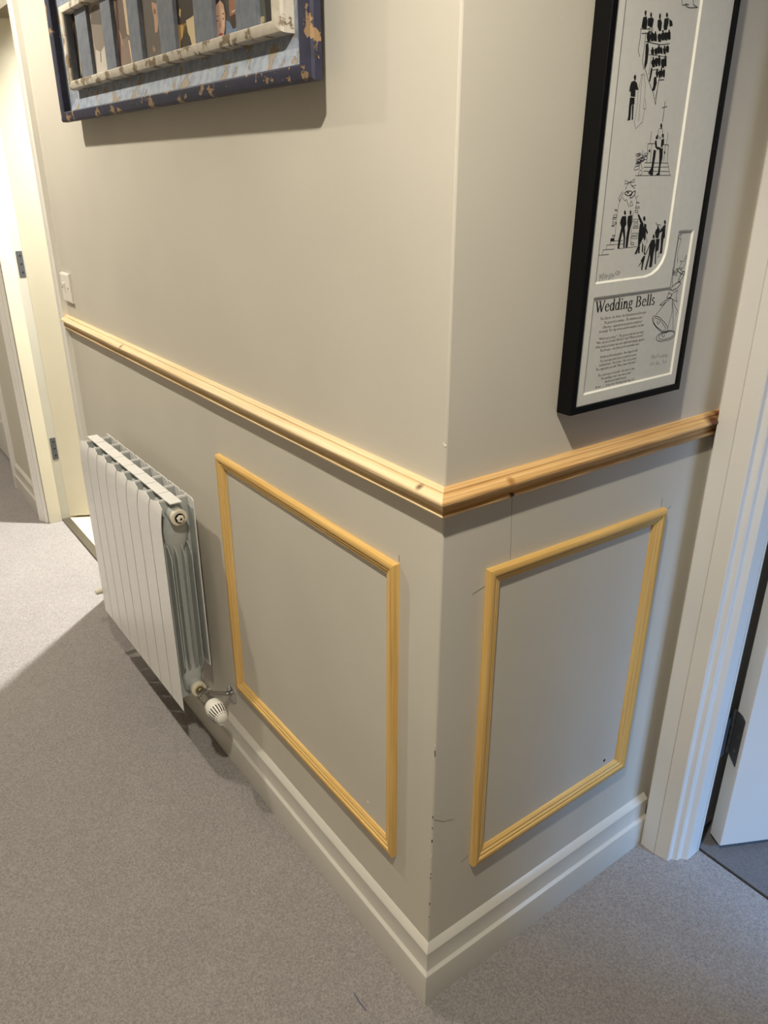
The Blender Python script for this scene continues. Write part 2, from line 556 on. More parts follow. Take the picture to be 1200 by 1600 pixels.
# furthest door, closed, with a recessed panel
g = G()
g.box(D3L, D3R, .052, .09, .012, HEAD)
g.box(D3R - .10, D3R, .046, .052, .012, HEAD, .001); g.box(D3L, D3L + .10, .046, .052, .012, HEAD, .001)
g.box(D3L + .10, D3R - .10, .046, .052, .012, .225, .001); g.box(D3L + .10, D3R - .10, .046, .052, .95, 1.1, .001)
d3 = struct(g, 'door_3', 'white', 'closed white panelled door at the far end')
struct(G().box(D3L, D3R, .058, .12, 0, .012), 'door_gap_shade', 'dark', 'dark strip standing in for the shade under the closed far door')  # dark box fills the gap, its shade put into the colour

# marks on the walls
def wall_line(wall, name, a, b, width, mat):
    """thin drawn line on wall A (tuple (x,z), plane y=0) or B (tuple (y,z), plane x=0)"""
    a = Vector(a); b = Vector(b); t = (b - a).normalized(); n = Vector((-t.y, t.x)) * width / 2
    q = [a + n, a - n, b - n, b + n]
    if wall == 'A':
        v = [(p.x, -.0004, p.y) for p in q] + [(p.x, .001, p.y) for p in q]; par = wall_left
    else:
        v = [(.0004, p.x, p.y) for p in q] + [(-.001, p.x, p.y) for p in q]; par = wall_right
    return G().add(v, [(0, 1, 2, 3), (7, 6, 5, 4), (0, 4, 5, 1), (1, 5, 6, 2), (2, 6, 7, 3), (3, 7, 4, 0)]).make(name, mat, par)
wall_line('B', 'pencil_mark', (.139, 1.03), (.146, .915), .0003, 'pencil')
wall_line('B', 'pencil_mark', (.547, .906), (.546, .926), .0009, 'pencil')
wall_line('B', 'pencil_mark', (.556, .893), (.580, .900), .0007, 'pencil')
wall_line('B', 'pencil_mark', (.066, .878), (.092, .884), .0009, 'pencil')
wall_line('B', 'pencil_mark', (.074, .298), (.092, .304), .0009, 'pencil')
wall_line('A', 'pencil_mark', (-.104, .912), (-.104, .924), .0009, 'pencil')
wall_line('B', 'plaster_crack', (.003, .447), (.025, .429), .0008, 'pencil')
wall_line('B', 'plaster_crack', (.025, .429), (.050, .420), .0007, 'pencil')
for (x, z, r) in ((.485, .327, .0034), (.560, .282, .0016)):
    G().lathe([(-.001, r), (.0004, r)], (0, x, z), (1, 0, 0), 12).make('screw_hole', 'dark', wall_right)
G().lathe([(-.001, .0028), (.0004, .0028)], (-.198, 0, .334), (0, -1, 0), 10).make('filler_spot', 'chip_light', wall_left)
random.seed(7)
for i in range(16):
    z = random.choice((random.uniform(.15, .62), random.uniform(.30, .48)))
    h = random.uniform(.002, .008); wd = random.uniform(.0005, .0012)
    wall_line('B' if i % 3 else 'A', 'paint_chip', (wd * .6 if i % 3 else -wd * .6, z), (wd * .6 if i % 3 else -wd * .6, z + h), wd, 'chip_dark' if i % 4 else 'chip_light')
wall_line('A', 'paint_chip', (-.006, 1.139), (-.001, 1.135), .0025, 'chip_light')

# ================================================================== THINGS
# dado rails: profile (out, z)
RP = [(0, 1.0335), (.0135, 1.0340), (.0160, 1.0352), (.0168, 1.0372), (.0160, 1.0392), (.0140, 1.0403), (.0106, 1.0410), (.0104, 1.0425), (.0112, 1.0450), (.0135, 1.0492), (.0175, 1.0540), (.0218, 1.0575),
      (.0250, 1.0590), (.0252, 1.0622), (.0240, 1.0640), (.0185, 1.0678), (.0135, 1.0698), (.0120, 1.0700), (.0117, 1.0728), (.0098, 1.0745), (.0070, 1.0752), (0, 1.0752)]
def rail(name, a, b, out, ma, mb, mat, label):
    a = Vector(a); b = Vector(b); t = (b - a).normalized(); out = Vector(out); n = len(RP)
    N = 90
    rows = []
    for k in range(N + 1):
        f = k / N
        row = []
        for p, z in RP:
            q = a.lerp(b, f) + out * p + t * ((-p * ma) * (1 - f) + (p * mb) * f) + Vector((0, 0, z))
            if p > .012:
                q += Vector((0, 0, .0006 * math.sin(f * 37 + z * 400) * math.sin(f * 11)))
            row.append(q)
        rows.append(row)
    g = G()
    v = [q for r in rows for q in r]
    f = []
    for k in range(N):
        for i in range(n - 1):
            f.append([k * n + i, k * n + i + 1, (k + 1) * n + i + 1, (k + 1) * n + i])
        f.append([k * n + n - 1, k * n, (k + 1) * n, (k + 1) * n + n - 1])
    f += [list(range(n))[::-1], [N * n + i for i in range(n)]]
    g.add(v, f)
    m = frame_matrix(Vector(a) + Vector((0, 0, 1.0752)), t, out)
    # local: X along, Z out of the wall, Y = Z x X
    return g.make(name, mat, None, m, 32, label=label, cat='dado rail')
# run both with local Y pointing down so knots can be placed by (along, down, out)
ra = rail('dado_rail', (0, 0, 0), (-1.875, 0, 0), (0, -1, 0), 1, 0, 'pine_a', 'long raw pine dado rail above the white radiator')
rb = rail('dado_rail', (0, 0, 0), (0, .689, 0), (1, 0, 0), 1, 0, 'pine_b', 'short raw pine dado rail under the black framed print')

# panel moulding frames
PP = [(0, 0), (0, .0085), (.0012, .0110), (.0040, .0125), (.0095, .0125), (.0125, .0112), (.0135, .0088), (.0150, .0082), (.0165, .0092), (.0185, .0092), (.0200, .0078), (.0215, .0060), (.0232, .0068), (.0255, .0066), (.0275, .0048), (.0290, .0036), (.0295, 0)]
fA = empty('panel_moulding_frame', (-.44, 0, .27), label='raw pine panel moulding frame beside the radiator', cat='moulding frame')
mitred_frame([(-.7755, .2715), (-.1030, .2715), (-.1030, .9090), (-.7755, .9090)], PP, lambda q, p: (q.x, -p, q.y), (0, -1, 0),
             ('bottom_moulding', 'side_moulding', 'top_moulding', 'side_moulding'), 'pine_c', fA, 30)
fB = empty('panel_moulding_frame', (0, .32, .28), label='raw pine panel moulding frame below the black framed print', cat='moulding frame')
mitred_frame([(.097, .2790), (.5515, .2810), (.5545, .9045), (.0925, .9145)], PP, lambda q, p: (p, q.x, q.y), (1, 0, 0),
             ('bottom_moulding', 'side_moulding', 'top_moulding', 'side_moulding'), 'pine_c', fB, 30)

# light switch
sw = empty('light_switch', (-1.817, 0, 1.165), label='white plastic single light switch above the dado rail end', cat='light switch')
g = G()
bm_pl = [(-1.861, 1.122), (-1.773, 1.122), (-1.773, 1.210), (-1.861, 1.210)]
prof = [(0, 0), (0, .006), (.0015, .0085), (.005, .0100)]
ringv = []
for d, p in prof:
    for q in inset(bm_pl, d): ringv.append((q.x, -p, q.y))
fc = [[3, 2, 1, 0]]
for j in range(len(prof) - 1):
    for i in range(4): fc.append([j * 4 + i, j * 4 + (i + 1) % 4, (j + 1) * 4 + (i + 1) % 4, (j + 1) * 4 + i])
fc.append([12, 13, 14, 15])
G().add(ringv, fc).make('switch_plate', 'plastic', sw)
rk = G().prism([(-.0098, 1.152), (-.0112, 1.153), (-.0165, 1.180), (-.0100, 1.182)], -1.823, -1.811, 'x')
rk.make('rocker', 'plastic', sw)
for sx in (-1.847, -1.787):
    s = G().lathe([(0, .0032), (.0006, .0032)], (sx, -.0100, 1.166), (0, -1, 0), 12).make('screw', 'chrome', sw)
    G().box(sx - .0005, sx + .0005, -.0110, -.0103, 1.163, 1.169).make('screw_slot', 'dark', s)

# ---------------------------------------------------------------- radiator
RX0, PIT = -1.510, .0806
YF, YB = -.1235, -.036
rad = empty('radiator', (RX0 + 4 * PIT, -.08, 0), label='white aluminium column radiator with eight sections below the dado rail', cat='radiator')
hw = PIT / 2 - .0014
def plate(g, prof, x0, x1, th):
    """sheet following prof = [(y,z)], thickness th toward +y"""
    n = len(prof)
    o = [(y, z) for y, z in prof] + [(y + th, z) for y, z in reversed(prof)]
    for k in range(n - 1):
        a, b = prof[k], prof[k + 1]
        g.prism([a, b, (b[0] + th, b[1]), (a[0] + th, a[1])], x0, x1, 'x')

def front_panel():
    fp = [(YF, .190), (YF, .700), (YF + .0005, .716), (YF + .0018, .732), (YF + .0038, .748), (YF + .0062, .760), (YF + .0085, .768)]
    fw = PIT / 2 - .0028
    n = len(fp); v = []; cols = (-fw, -fw * .5, 0, fw * .5, fw)
    for xs in cols:
        k = abs(xs) / fw
        for i, (y, z) in enumerate(fp):
            v.append((xs, y + (.0045 * (1 - k) if i == n - 1 else 0), z + (.0055 * (1 - k) if i == n - 1 else 0)))
    m = len(v)
    v += [(x, y + .0013, z) for x, y, z in v]
    f = []
    for c in range(4):
        for i in range(n - 1):
            q = [c * n + i, c * n + i + 1, (c + 1) * n + i + 1, (c + 1) * n + i]
            f.append(q); f.append([m + j for j in q[::-1]])
        for i in (0, n - 1):
            f.append([c * n + i, (c + 1) * n + i, m + (c + 1) * n + i, m + c * n + i])
    for c in (0, 4):
        for i in range(n - 1):
            f.append([c * n + i, c * n + i + 1, m + c * n + i + 1, m + c * n + i])
    return G().add(v, f)

def rear_panel():
    return G().prism([(-hw, .300), (-hw * .6, .296), (hw * .6, .296), (hw, .300), (hw, .770), (hw - .006, .776), (-hw + .006, .776), (-hw, .770)], YB - .0018, YB, 'y')

def rib_and_cap():
    g = G()
    g.box(-.0016, .0016, YF + .0135, YB - .0020, .7700, .7755)
    g.box(-hw, hw, -.0945, -.0645, .7738, .7765, .0005)
    return g

def core():
    g = G()
    # web in the middle of the section
    g.prism([(YF + .0024, .205), (-.100, .205), (-.062, .215), (-.046, .245), (-.046, .298), (YB - .0022, .302), (YB - .0022, .7695), (YF + .0140, .7695), (YF + .0060, .735), (YF + .0024, .69)], -.0013, .0013, 'x')
    # header sleeves
    for z in (.740, .247):
        g.lathe([(-hw - .0010, .0195), (hw + .0010, .0195)], (0, -.079, z), (1, 0, 0), 22)
    # water way: broad at both headers, slim between
    secs = [(.235, .021, .024), (.262, .021, .026), (.285, .018, .027), (.305, .013, .020), (.33, .010, .013), (.62, .010, .013), (.645, .013, .022), (.668, .018, .030), (.70, .021, .031), (.735, .021, .024)]
    n = 16; v = []; f = []
    for z, a, b in secs:
        for i in range(n):
            th = 2 * math.pi * i / n
            c, s = math.cos(th), math.sin(th)
            v.append((a * math.copysign(abs(c) ** .6, c), -.079 + b * math.copysign(abs(s) ** .6, s), z))
    for j in range(len(secs) - 1):
        for i in range(n):
            f.append([j * n + i, j * n + (i + 1) % n, (j + 1) * n + (i + 1) % n, (j + 1) * n + i])
    f += [list(range(n)), [(len(secs) - 1) * n + i for i in range(n)]]
    g.add(v, f)
    # convector fins, pointed at both ends
    for y, k in ((-.1050, .90), (-.0880, .80), (-.0700, .80), (-.0530, .90)):
        for s in (-1, 1):
            pts = [(0, .258), (hw * .45 * k, .285), (hw * k, .318), (hw * k, .626), (hw * .8 * k, .642), (hw * .45 * k, .656), (0, .662)]
            g.prism([(s * a, b) for a, b in pts], y - .0009, y + .0009, 'y')
    # inner skins
    g.box(-hw * .80, hw * .80, YF + .0026, YF + .0032, .195, .722)
    g.box(-hw * .93, hw * .93, YB - .0030, YB - .0024, .31, .750)
    return g
c0 = Vector((RX0 + PIT / 2, 0, 0))
def at_c0(name, g, mat, parent, sm):
    return mob(name, [tuple(Vector(v) + c0) for v in g.v], g.f, mat, parent, Matrix.Translation(c0), sm)
first = at_c0('section', front_panel(), 'radiator', rad, 25)
subs = [at_c0('rear_panel', rear_panel(), 'radiator', first, None), at_c0('top_cap', rib_and_cap(), 'radiator', first, None), at_c0('core', core(), 'radcore', first, 30)]
for i in range(1, 8):
    off = Matrix.Translation(c0 + Vector((PIT * i, 0, 0)))
    c = first.copy(); COL.objects.link(c); reg(c, off, rad)
    for s_ in subs:
        d = s_.copy(); COL.objects.link(d); reg(d, off, c)
XR = RX0 + 8 * PIT
# blank plug at the top of the near end
pl = G().lathe([(-.002, .0205), (.006, .0205), (.008, .0185), (.008, .0125)], (XR, -.079, .740), (1, 0, 0), 24).make('end_plug', 'nylon', rad, None, 35)
G().lathe([(0, .0118), (.006, .0118)], (XR + .0061, -.079, .740), (1, 0, 0), 24).make('plug_seal', 'dark', pl)
G().lathe([(0, .0095), (.0105, .0095), (.012, .008)], (XR + .0062, -.079, .740), (1, 0, 0), 6).make('plug_nut', 'nylon', pl)
G().box(XR + .0180, XR + .0188, -.0815, -.0765, .7375, .7425).make('key_slot', 'dark', pl)
# lower far end: lockshield cap sticking out
lk = G().lathe([(0, .0185), (.010, .0185)], (RX0 - .010, -.079, .247), (1, 0, 0), 20).make('end_plug', 'nylon', rad, None, 35)
G().tube([(RX0 - .008, -.079, .247), (RX0 - .022, -.079, .247), (RX0 - .028, -.084, .247), (RX0 - .028, -.125, .247)], .0075).make('pipe_tail', 'chrome', lk, None, 40)
G().lathe([(0, .0095), (.022, .0095), (.026, .008)], (RX0 - .028, -.112, .247), (0, -1, 0), 18).make('valve_cap', 'nylon', lk, None, 35)
# thermostatic valve at the lower near end
vb = G()
vb.lathe([(-.001, .0200), (.010, .0200), (.012, .0185), (.012, .0120)], (XR, -.079, .247), (1, 0, 0), 24)
valve = vb.make('thermostatic_valve', 'nylon', rad, None, 35)
G().lathe([(0, .0120), (.010, .0120), (.012, .0105), (.016, .0105)], (XR + .012, -.079, .247), (1, 0, 0), 18).make('union', 'brass', valve, None, 35)
vx = XR + .040
body = G()
body.lathe([(-.016, .0100), (-.012, .0150), (.004, .0150), (.006, .0120), (.020, .0120), (.022, .0150), (.040, .0155), (.046, .0165)], (vx, -.079, .247), (1, 0, 0), 6)
body.make('valve_body', 'chrome', valve, None, 30)
G().tube([(vx, -.079, .247), (vx, -.055, .240), (vx - .004, -.030, .226), (vx - .006, .002, .211)], .0085).make('pipe', 'chrome', valve, None, 40)
G().lathe([(0, .0125), (.012, .0125)], (vx, -.070, .2445), (0, 1, -.3), 6).make('compression_nut', 'chrome', valve)
G().lathe([(0, .0265), (.002, .0262), (.005, .0200), (.007, .0100)], (vx - .006, 0, .2105), (0, -1, 0), 28).make('escutcheon', 'chrome', valve, None, 35)
hx = vx + .046
ax = Vector((1, -.02, -.03)).normalized()
hp = [(0, .0160), (.002, .0195), (.010, .0218), (.026, .0236), (.040, .0236), (.052, .0216), (.062, .0172), (.068, .0112), (.070, .0040)]
G().lathe(hp, (hx, -.079, .247), ax, 30).make('valve_head', 'plastic', valve, None, 35)
e1 = ax.orthogonal().normalized(); e2 = ax.cross(e1)
def hr(t):
    for (t0, r0), (t1, r1) in zip(hp, hp[1:]):
        if t0 <= t <= t1: return r0 + (r1 - r0) * (t - t0) / (t1 - t0)
    return hp[-1][1]
for k in range(20):
    th = 2 * math.pi * k / 20
    rd = e1 * math.cos(th) + e2 * math.sin(th); tg = ax.cross(rd)
    v = []
    for t in (.034, .044, .052, .058, .064):
        for s in (-1, 1):
            for o_ in (-.002, .0004):
                v.append(Vector((hx, -.079, .247)) + ax * t + rd * (hr(t) + o_) + tg * s * .0013)
    f = []
    for j in range(4):
        b = j * 4
        f += [[b, b + 1, b + 5, b + 4], [b + 2, b + 6, b + 7, b + 3], [b + 1, b + 3, b + 7, b + 5], [b, b + 4, b + 6, b + 2]]
    f += [[0, 2, 3, 1], [16, 17, 19, 18]]
    G().add(v, f).make('vent_slot', 'dark', valve)
# wall brackets
for x in (RX0 + 1.5 * PIT, RX0 + 6.5 * PIT):
    G().box(x - .015, x + .015, -.036, .0, .66, .70).make('bracket', 'radiator', rad)

# ---------------------------------------------------------------- collage frame (blue)
CX0, CX1, CZ0, CZ1 = -1.464, -.249, 1.604, 1.906
co = empty('collage_frame', ((CX0 + CX1) / 2, 0, CZ0), label='distressed blue wooden photo collage frame hanging above the radiator', cat='picture frame')
Q = [(CX0, CZ0), (CX1, CZ0), (CX1, CZ1), (CX0, CZ1)]
to3 = lambda q, p: (q.x, -p, q.y)
nm = ('bottom_rail', 'side_rail', 'top_rail', 'side_rail')
HM = [(0, 0), (.003, .003), (.008, .008), (.019, .032), (.0215, .035), (.0235, .037), (.066, .088), (.083, .116)]   # side members are broader than top and bottom
def cring(d):
    h = HM[-1][1]
    for (a, b), (a2, b2) in zip(HM, HM[1:]):
        if a <= d <= a2:
            h = b + (b2 - b) * (d - a) / (a2 - a); break
    return [Vector((CX0 + h, CZ0 + d)), Vector((CX1 - h, CZ0 + d)), Vector((CX1 - h, CZ1 - d)), Vector((CX0 + h, CZ1 - d))]
outer = mitred_frame(Q, [(0, .030), (0, .041), (.003, .045), (.008, .046), (.019, .046), (.0215, .044), (.0235, .030), (.0235, .026)], to3, (0, -1, 0), nm, 'navy', co, 30, cring)
cove = mitred_frame(Q, [(.0235, .022), (.0235, .030), (.032, .0272), (.042, .0238), (.052, .0212), (.066, .019), (.066, .010)], to3, (0, -1, 0), ('cove',) * 4, 'paleblue', co, 40, cring)
lip = mitred_frame(Q, [(.066, .003), (.066, .036), (.0675, .040), (.071, .0415), (.081, .0415), (.083, .039), (.083, .003)], to3, (0, -1, 0), ('lip',) * 4, 'lip', co, 30, cring)
IX0, IX1, IZ0, IZ1 = CX0 + .116, CX1 - .116, CZ0 + .083, CZ1 - .083
G().box(IX0, IX1, -.019, -.001, IZ0, IZ1).make('backing_board', 'dark', co)
liner = G()
liner.box(IX0, IX0 + .003, -.036, -.019, IZ0, IZ1, .0005)
liner.make('liner', 'slateblue', co)
slats = [(-1.300, -1.218), (-1.121, -1.059), (-.967, -.906), (-.812, -.739), (-.655, -.580), (-.500, -.431)]
for a, b in slats:
    G().box(a, b, -.0285, -.0195, IZ0, IZ1, .0008).make('slat', 'slateblue', co)
edges = [IX0 + .003] + [e for s in slats for e in s] + [IX1]

def photo_mat(name, c1, c2, c3, scale, stretch=(1, 1, .6), seed=0.0):
    k = NT(name)
    tc = k.n('ShaderNodeTexCoord'); mp = k.n('ShaderNodeMapping')
    mp.inputs['Scale'].default_value = stretch
    mp.inputs['Location'].default_value = (seed, seed * .7, seed * 1.3)
    k.l(tc.outputs['Object'], mp.inputs['Vector'])
    a = k.noise(mp.outputs[0], scale, 4, .6)
    k.col(k.ramp(a, [(.36, c1), (.5, c2), (.62, c3)]))
    k.rough(.35)
    return k.m
PH = [
    photo_mat('photo_print_1', srgb(60, 48, 38), srgb(120, 96, 66), srgb(190, 165, 125), 30, seed=1),
    photo_mat('photo_print_2', srgb(150, 140, 128), srgb(170, 158, 144), srgb(198, 188, 172), 14, seed=2),
    photo_mat('photo_print_3', srgb(112, 98, 88), srgb(150, 134, 120), srgb(205, 178, 140), 24, seed=3),
    photo_mat('photo_print_4', srgb(96, 88, 80), srgb(126, 116, 108), srgb(178, 140, 116), 22, seed=4),
    photo_mat('photo_print_5', srgb(66, 54, 42), srgb(150, 118, 70), srgb(216, 190, 140), 26, seed=5),
    photo_mat('photo_print_6', srgb(70, 72, 84), srgb(104, 112, 126), srgb(140, 150, 165), 18, seed=6),
    photo_mat('photo_print_7', srgb(70, 74, 68), srgb(104, 106, 94), srgb(150, 144, 120), 22, seed=7)]
def flat(name, pts, y, mat, par):
    """printed shape on the photo: (x,z) polygon lying just on the print"""
    g = G().add([(a, y, b) for a, b in pts] , [list(range(len(pts)))])
    return g.make(name, mat, par)
def ell(cx, cz, rx, rz, n=18, rot=0):
    c, s = math.cos(rot), math.sin(rot)
    return [(cx + rx * math.cos(t) * c - rz * math.sin(t) * s, cz + rx * math.cos(t) * s + rz * math.sin(t) * c) for t in [2 * math.pi * i / n for i in range(n)]]
INK = {}
def ink(r, g_, b):
    k = (r, g_, b)
    if k not in INK: INK[k] = plain('photo_ink_%d_%d_%d' % k, srgb(*k), .4)
    return INK[k]
photos = []
for i in range(7):
    a, b = edges[2 * i], edges[2 * i + 1]
    photos.append(G().box(a, b, -.0215, -.0192, IZ0, IZ1).make('photo', PH[i], co))
yp = -.0216
z0 = IZ0
def art(i, pts, c, lay=0):
    flat('print_shape', pts, yp - .0001 * lay, ink(*c), photos[i])
# printed shapes: (photo, layer, colour, (x, z) outline), clipped to the print
PHOTO_SHAPES = [
(0, 1, (40, 32, 26), [(-1.374, 1.845), (-1.262, 1.839), (-1.325, 1.689), (-1.393, 1.689)]),
(0, 2, (176, 134, 78), [(-1.372, 1.829), (-1.345, 1.823), (-1.336, 1.799), (-1.351, 1.773), (-1.367, 1.771), (-1.369, 1.798)]),
(0, 2, (150, 140, 124), [(-1.325, 1.828), (-1.296, 1.825), (-1.3, 1.767), (-1.302, 1.724), (-1.332, 1.695), (-1.329, 1.721), (-1.319, 1.777)]),
(0, 3, (196, 180, 150), [(-1.318, 1.807), (-1.306, 1.788), (-1.306, 1.765), (-1.313, 1.763), (-1.319, 1.787)]),
(1, 1, (165, 152, 142), [(-1.199, 1.844), (-1.096, 1.833), (-1.128, 1.682), (-1.225, 1.686)]),
(1, 2, (112, 104, 98), [(-1.211, 1.787), (-1.2, 1.813), (-1.172, 1.819), (-1.147, 1.813), (-1.137, 1.798), (-1.142, 1.778)]),
(1, 2, (150, 139, 129), [(-1.208, 1.786), (-1.142, 1.778), (-1.139, 1.739), (-1.169, 1.731), (-1.199, 1.738), (-1.208, 1.764)]),
(1, 3, (208, 201, 193), [(-1.202, 1.738), (-1.17, 1.73), (-1.14, 1.739), (-1.138, 1.69), (-1.211, 1.692)]),
(1, 4, (120, 106, 96), [(-1.173, 1.731), (-1.168, 1.73), (-1.172, 1.711), (-1.177, 1.711)]),
(2, 1, (122, 108, 100), [(-1.043, 1.825), (-0.943, 1.813), (-0.977, 1.683), (-1.06, 1.686)]),
(2, 2, (92, 62, 54), [(-1.041, 1.824), (-1.027, 1.822), (-1.047, 1.689), (-1.059, 1.69)]),
(2, 2, (222, 198, 164), [(-1.001, 1.814), (-0.973, 1.81), (-0.979, 1.776), (-0.982, 1.74), (-0.997, 1.744), (-0.998, 1.772)]),
(2, 3, (150, 132, 122), [(-1.039, 1.736), (-0.99, 1.741), (-0.981, 1.69), (-1.049, 1.691)]),
(2, 4, (225, 200, 165), [(-0.994, 1.733), (-0.986, 1.733), (-0.979, 1.691), (-0.987, 1.691)]),
(2, 4, (190, 160, 140), [(-1.041, 1.758), (-1.029, 1.745), (-1.025, 1.726), (-1.034, 1.732)]),
(3, 1, (112, 106, 100), [(-0.89, 1.805), (-0.804, 1.792), (-0.824, 1.683), (-0.903, 1.687)]),
(3, 2, (206, 166, 140), [(-0.85, 1.779), (-0.826, 1.772), (-0.821, 1.753), (-0.836, 1.73), (-0.848, 1.729), (-0.846, 1.752), (-0.851, 1.767)]),
(3, 3, (150, 110, 92), [(-0.844, 1.768), (-0.833, 1.764), (-0.836, 1.757), (-0.846, 1.76)]),
(3, 2, (180, 140, 118), [(-0.865, 1.711), (-0.854, 1.704), (-0.857, 1.699), (-0.868, 1.702)]),
(4, 1, (62, 50, 40), [(-0.746, 1.783), (-0.636, 1.766), (-0.643, 1.733), (-0.675, 1.736), (-0.699, 1.727), (-0.752, 1.73)]),
(4, 2, (206, 166, 96), [(-0.75, 1.731), (-0.713, 1.725), (-0.731, 1.691), (-0.753, 1.69)]),
(4, 2, (228, 208, 168), [(-0.703, 1.731), (-0.653, 1.735), (-0.659, 1.688), (-0.692, 1.689), (-0.695, 1.709)]),
(4, 3, (70, 62, 50), [(-0.732, 1.703), (-0.713, 1.714), (-0.706, 1.724), (-0.702, 1.723), (-0.704, 1.713), (-0.692, 1.706), (-0.686, 1.692), (-0.736, 1.69)]),
(4, 3, (230, 190, 110), [(-0.726, 1.752), (-0.72, 1.749), (-0.725, 1.738), (-0.73, 1.742)]),
(5, 1, (72, 66, 64), [(-0.595, 1.756), (-0.498, 1.745), (-0.507, 1.685), (-0.595, 1.686)]),
(5, 2, (48, 37, 32), [(-0.594, 1.749), (-0.57, 1.751), (-0.547, 1.74), (-0.542, 1.722), (-0.548, 1.706), (-0.556, 1.692), (-0.591, 1.689), (-0.595, 1.71)]),
(5, 3, (214, 172, 146), [(-0.578, 1.737), (-0.563, 1.741), (-0.552, 1.734), (-0.548, 1.72), (-0.551, 1.704), (-0.559, 1.691), (-0.577, 1.69), (-0.588, 1.692), (-0.589, 1.713), (-0.585, 1.728)]),
(5, 4, (232, 196, 170), [(-0.561, 1.73), (-0.552, 1.727), (-0.552, 1.713), (-0.557, 1.701), (-0.562, 1.706), (-0.561, 1.718)]),
(5, 5, (60, 42, 36), [(-0.582, 1.715), (-0.578, 1.716), (-0.573, 1.715), (-0.578, 1.714)]),
(5, 5, (60, 42, 36), [(-0.56, 1.715), (-0.556, 1.716), (-0.552, 1.715), (-0.556, 1.714)]),
(5, 5, (96, 68, 56), [(-0.583, 1.721), (-0.575, 1.722), (-0.57, 1.72), (-0.576, 1.721)]),
(5, 5, (96, 68, 56), [(-0.56, 1.722), (-0.554, 1.723), (-0.55, 1.721), (-0.554, 1.721)]),
(5, 5, (186, 142, 118), [(-0.568, 1.715), (-0.565, 1.715), (-0.564, 1.705), (-0.57, 1.704), (-0.574, 1.706)]),
(5, 5, (158, 72, 68), [(-0.578, 1.695), (-0.568, 1.697), (-0.558, 1.695), (-0.567, 1.693)]),
(5, 3, (168, 114, 84), [(-0.531, 1.746), (-0.502, 1.745), (-0.507, 1.712), (-0.519, 1.699), (-0.529, 1.706), (-0.533, 1.721)]),
(5, 4, (72, 46, 36), [(-0.531, 1.715), (-0.524, 1.716), (-0.507, 1.717), (-0.51, 1.698), (-0.522, 1.698), (-0.529, 1.705)]),
(5, 5, (226, 210, 196), [(-0.525, 1.721), (-0.512, 1.722), (-0.512, 1.72), (-0.523, 1.719)]),
(5, 4, (122, 142, 172), [(-0.546, 1.712), (-0.532, 1.707), (-0.524, 1.697), (-0.51, 1.698), (-0.512, 1.685), (-0.551, 1.686)]),
(6, 1, (102, 106, 98), [(-0.441, 1.736), (-0.378, 1.729), (-0.383, 1.686), (-0.443, 1.685)]),
(6, 2, (30, 26, 22), [(-0.417, 1.732), (-0.391, 1.73), (-0.396, 1.688), (-0.414, 1.687)]),
(6, 3, (200, 184, 146), [(-0.428, 1.702), (-0.419, 1.701), (-0.419, 1.695), (-0.439, 1.688), (-0.441, 1.694)]),
(6, 3, (150, 140, 112), [(-0.439, 1.706), (-0.431, 1.704), (-0.435, 1.695), (-0.44, 1.696)]),
]

def clip(pts, lo, hi, ax):
    for side, lim in ((1, lo), (-1, hi)):
        out = []
        for k in range(len(pts)):
            a, b = pts[k - 1], pts[k]
            ia, ib = (a[ax] - lim) * side >= 0, (b[ax] - lim) * side >= 0
            if ia != ib:
                f_ = (lim - a[ax]) / (b[ax] - a[ax])
                out.append((a[0] + (b[0] - a[0]) * f_, a[1] + (b[1] - a[1]) * f_))
            if ib: out.append(b)
        pts = out
        if len(pts) < 3: return []
    return pts
for i, ly, c, pts in PHOTO_SHAPES:
    pts = clip(pts, edges[2 * i], edges[2 * i + 1], 0)
    pts = clip(pts, IZ0, IZ1, 1) if pts else []
    if len(pts) >= 3: art(i, pts, c, ly)

# it hangs slightly out of level
co.matrix_basis = Matrix.Translation((0, 0, .001)) @ WM[co.name] @ Matrix.Rotation(R(.38), 4, 'Y')

# ---------------------------------------------------------------- framed print (black)
BY0, BY1, BZ0, BZ1 = .2215, .4985, 1.1480, 1.9000
wp = empty('framed_print', (0, .36, BZ0), label='tall thin black framed print titled Wedding Bells', cat='picture frame')
QB = [(BY0, BZ0), (BY1, BZ0), (BY1, BZ1), (BY0, BZ1)]
toB = lambda q, p: (p, q.x, q.y)
mitred_frame(QB, [(0, .002), (0, .0292), (.0008, .0300), (.0100, .0300), (.0108, .0292), (.0108, .002)], toB, (1, 0, 0), nm, 'black', wp, 30)
XP, XM0, XM1 = .0235, .0237, .0262
G().box(.003, XP - .0002, BY0 + .0109, BY1 - .0109, BZ0 + .0109, BZ1 - .0109).make('backing_board', 'matcore', wp)
G().box(XP - .0002, XP, BY0 + .011, BY1 - .011, BZ0 + .011, BZ1 - .011).make('print_sheet', 'paper', wp)
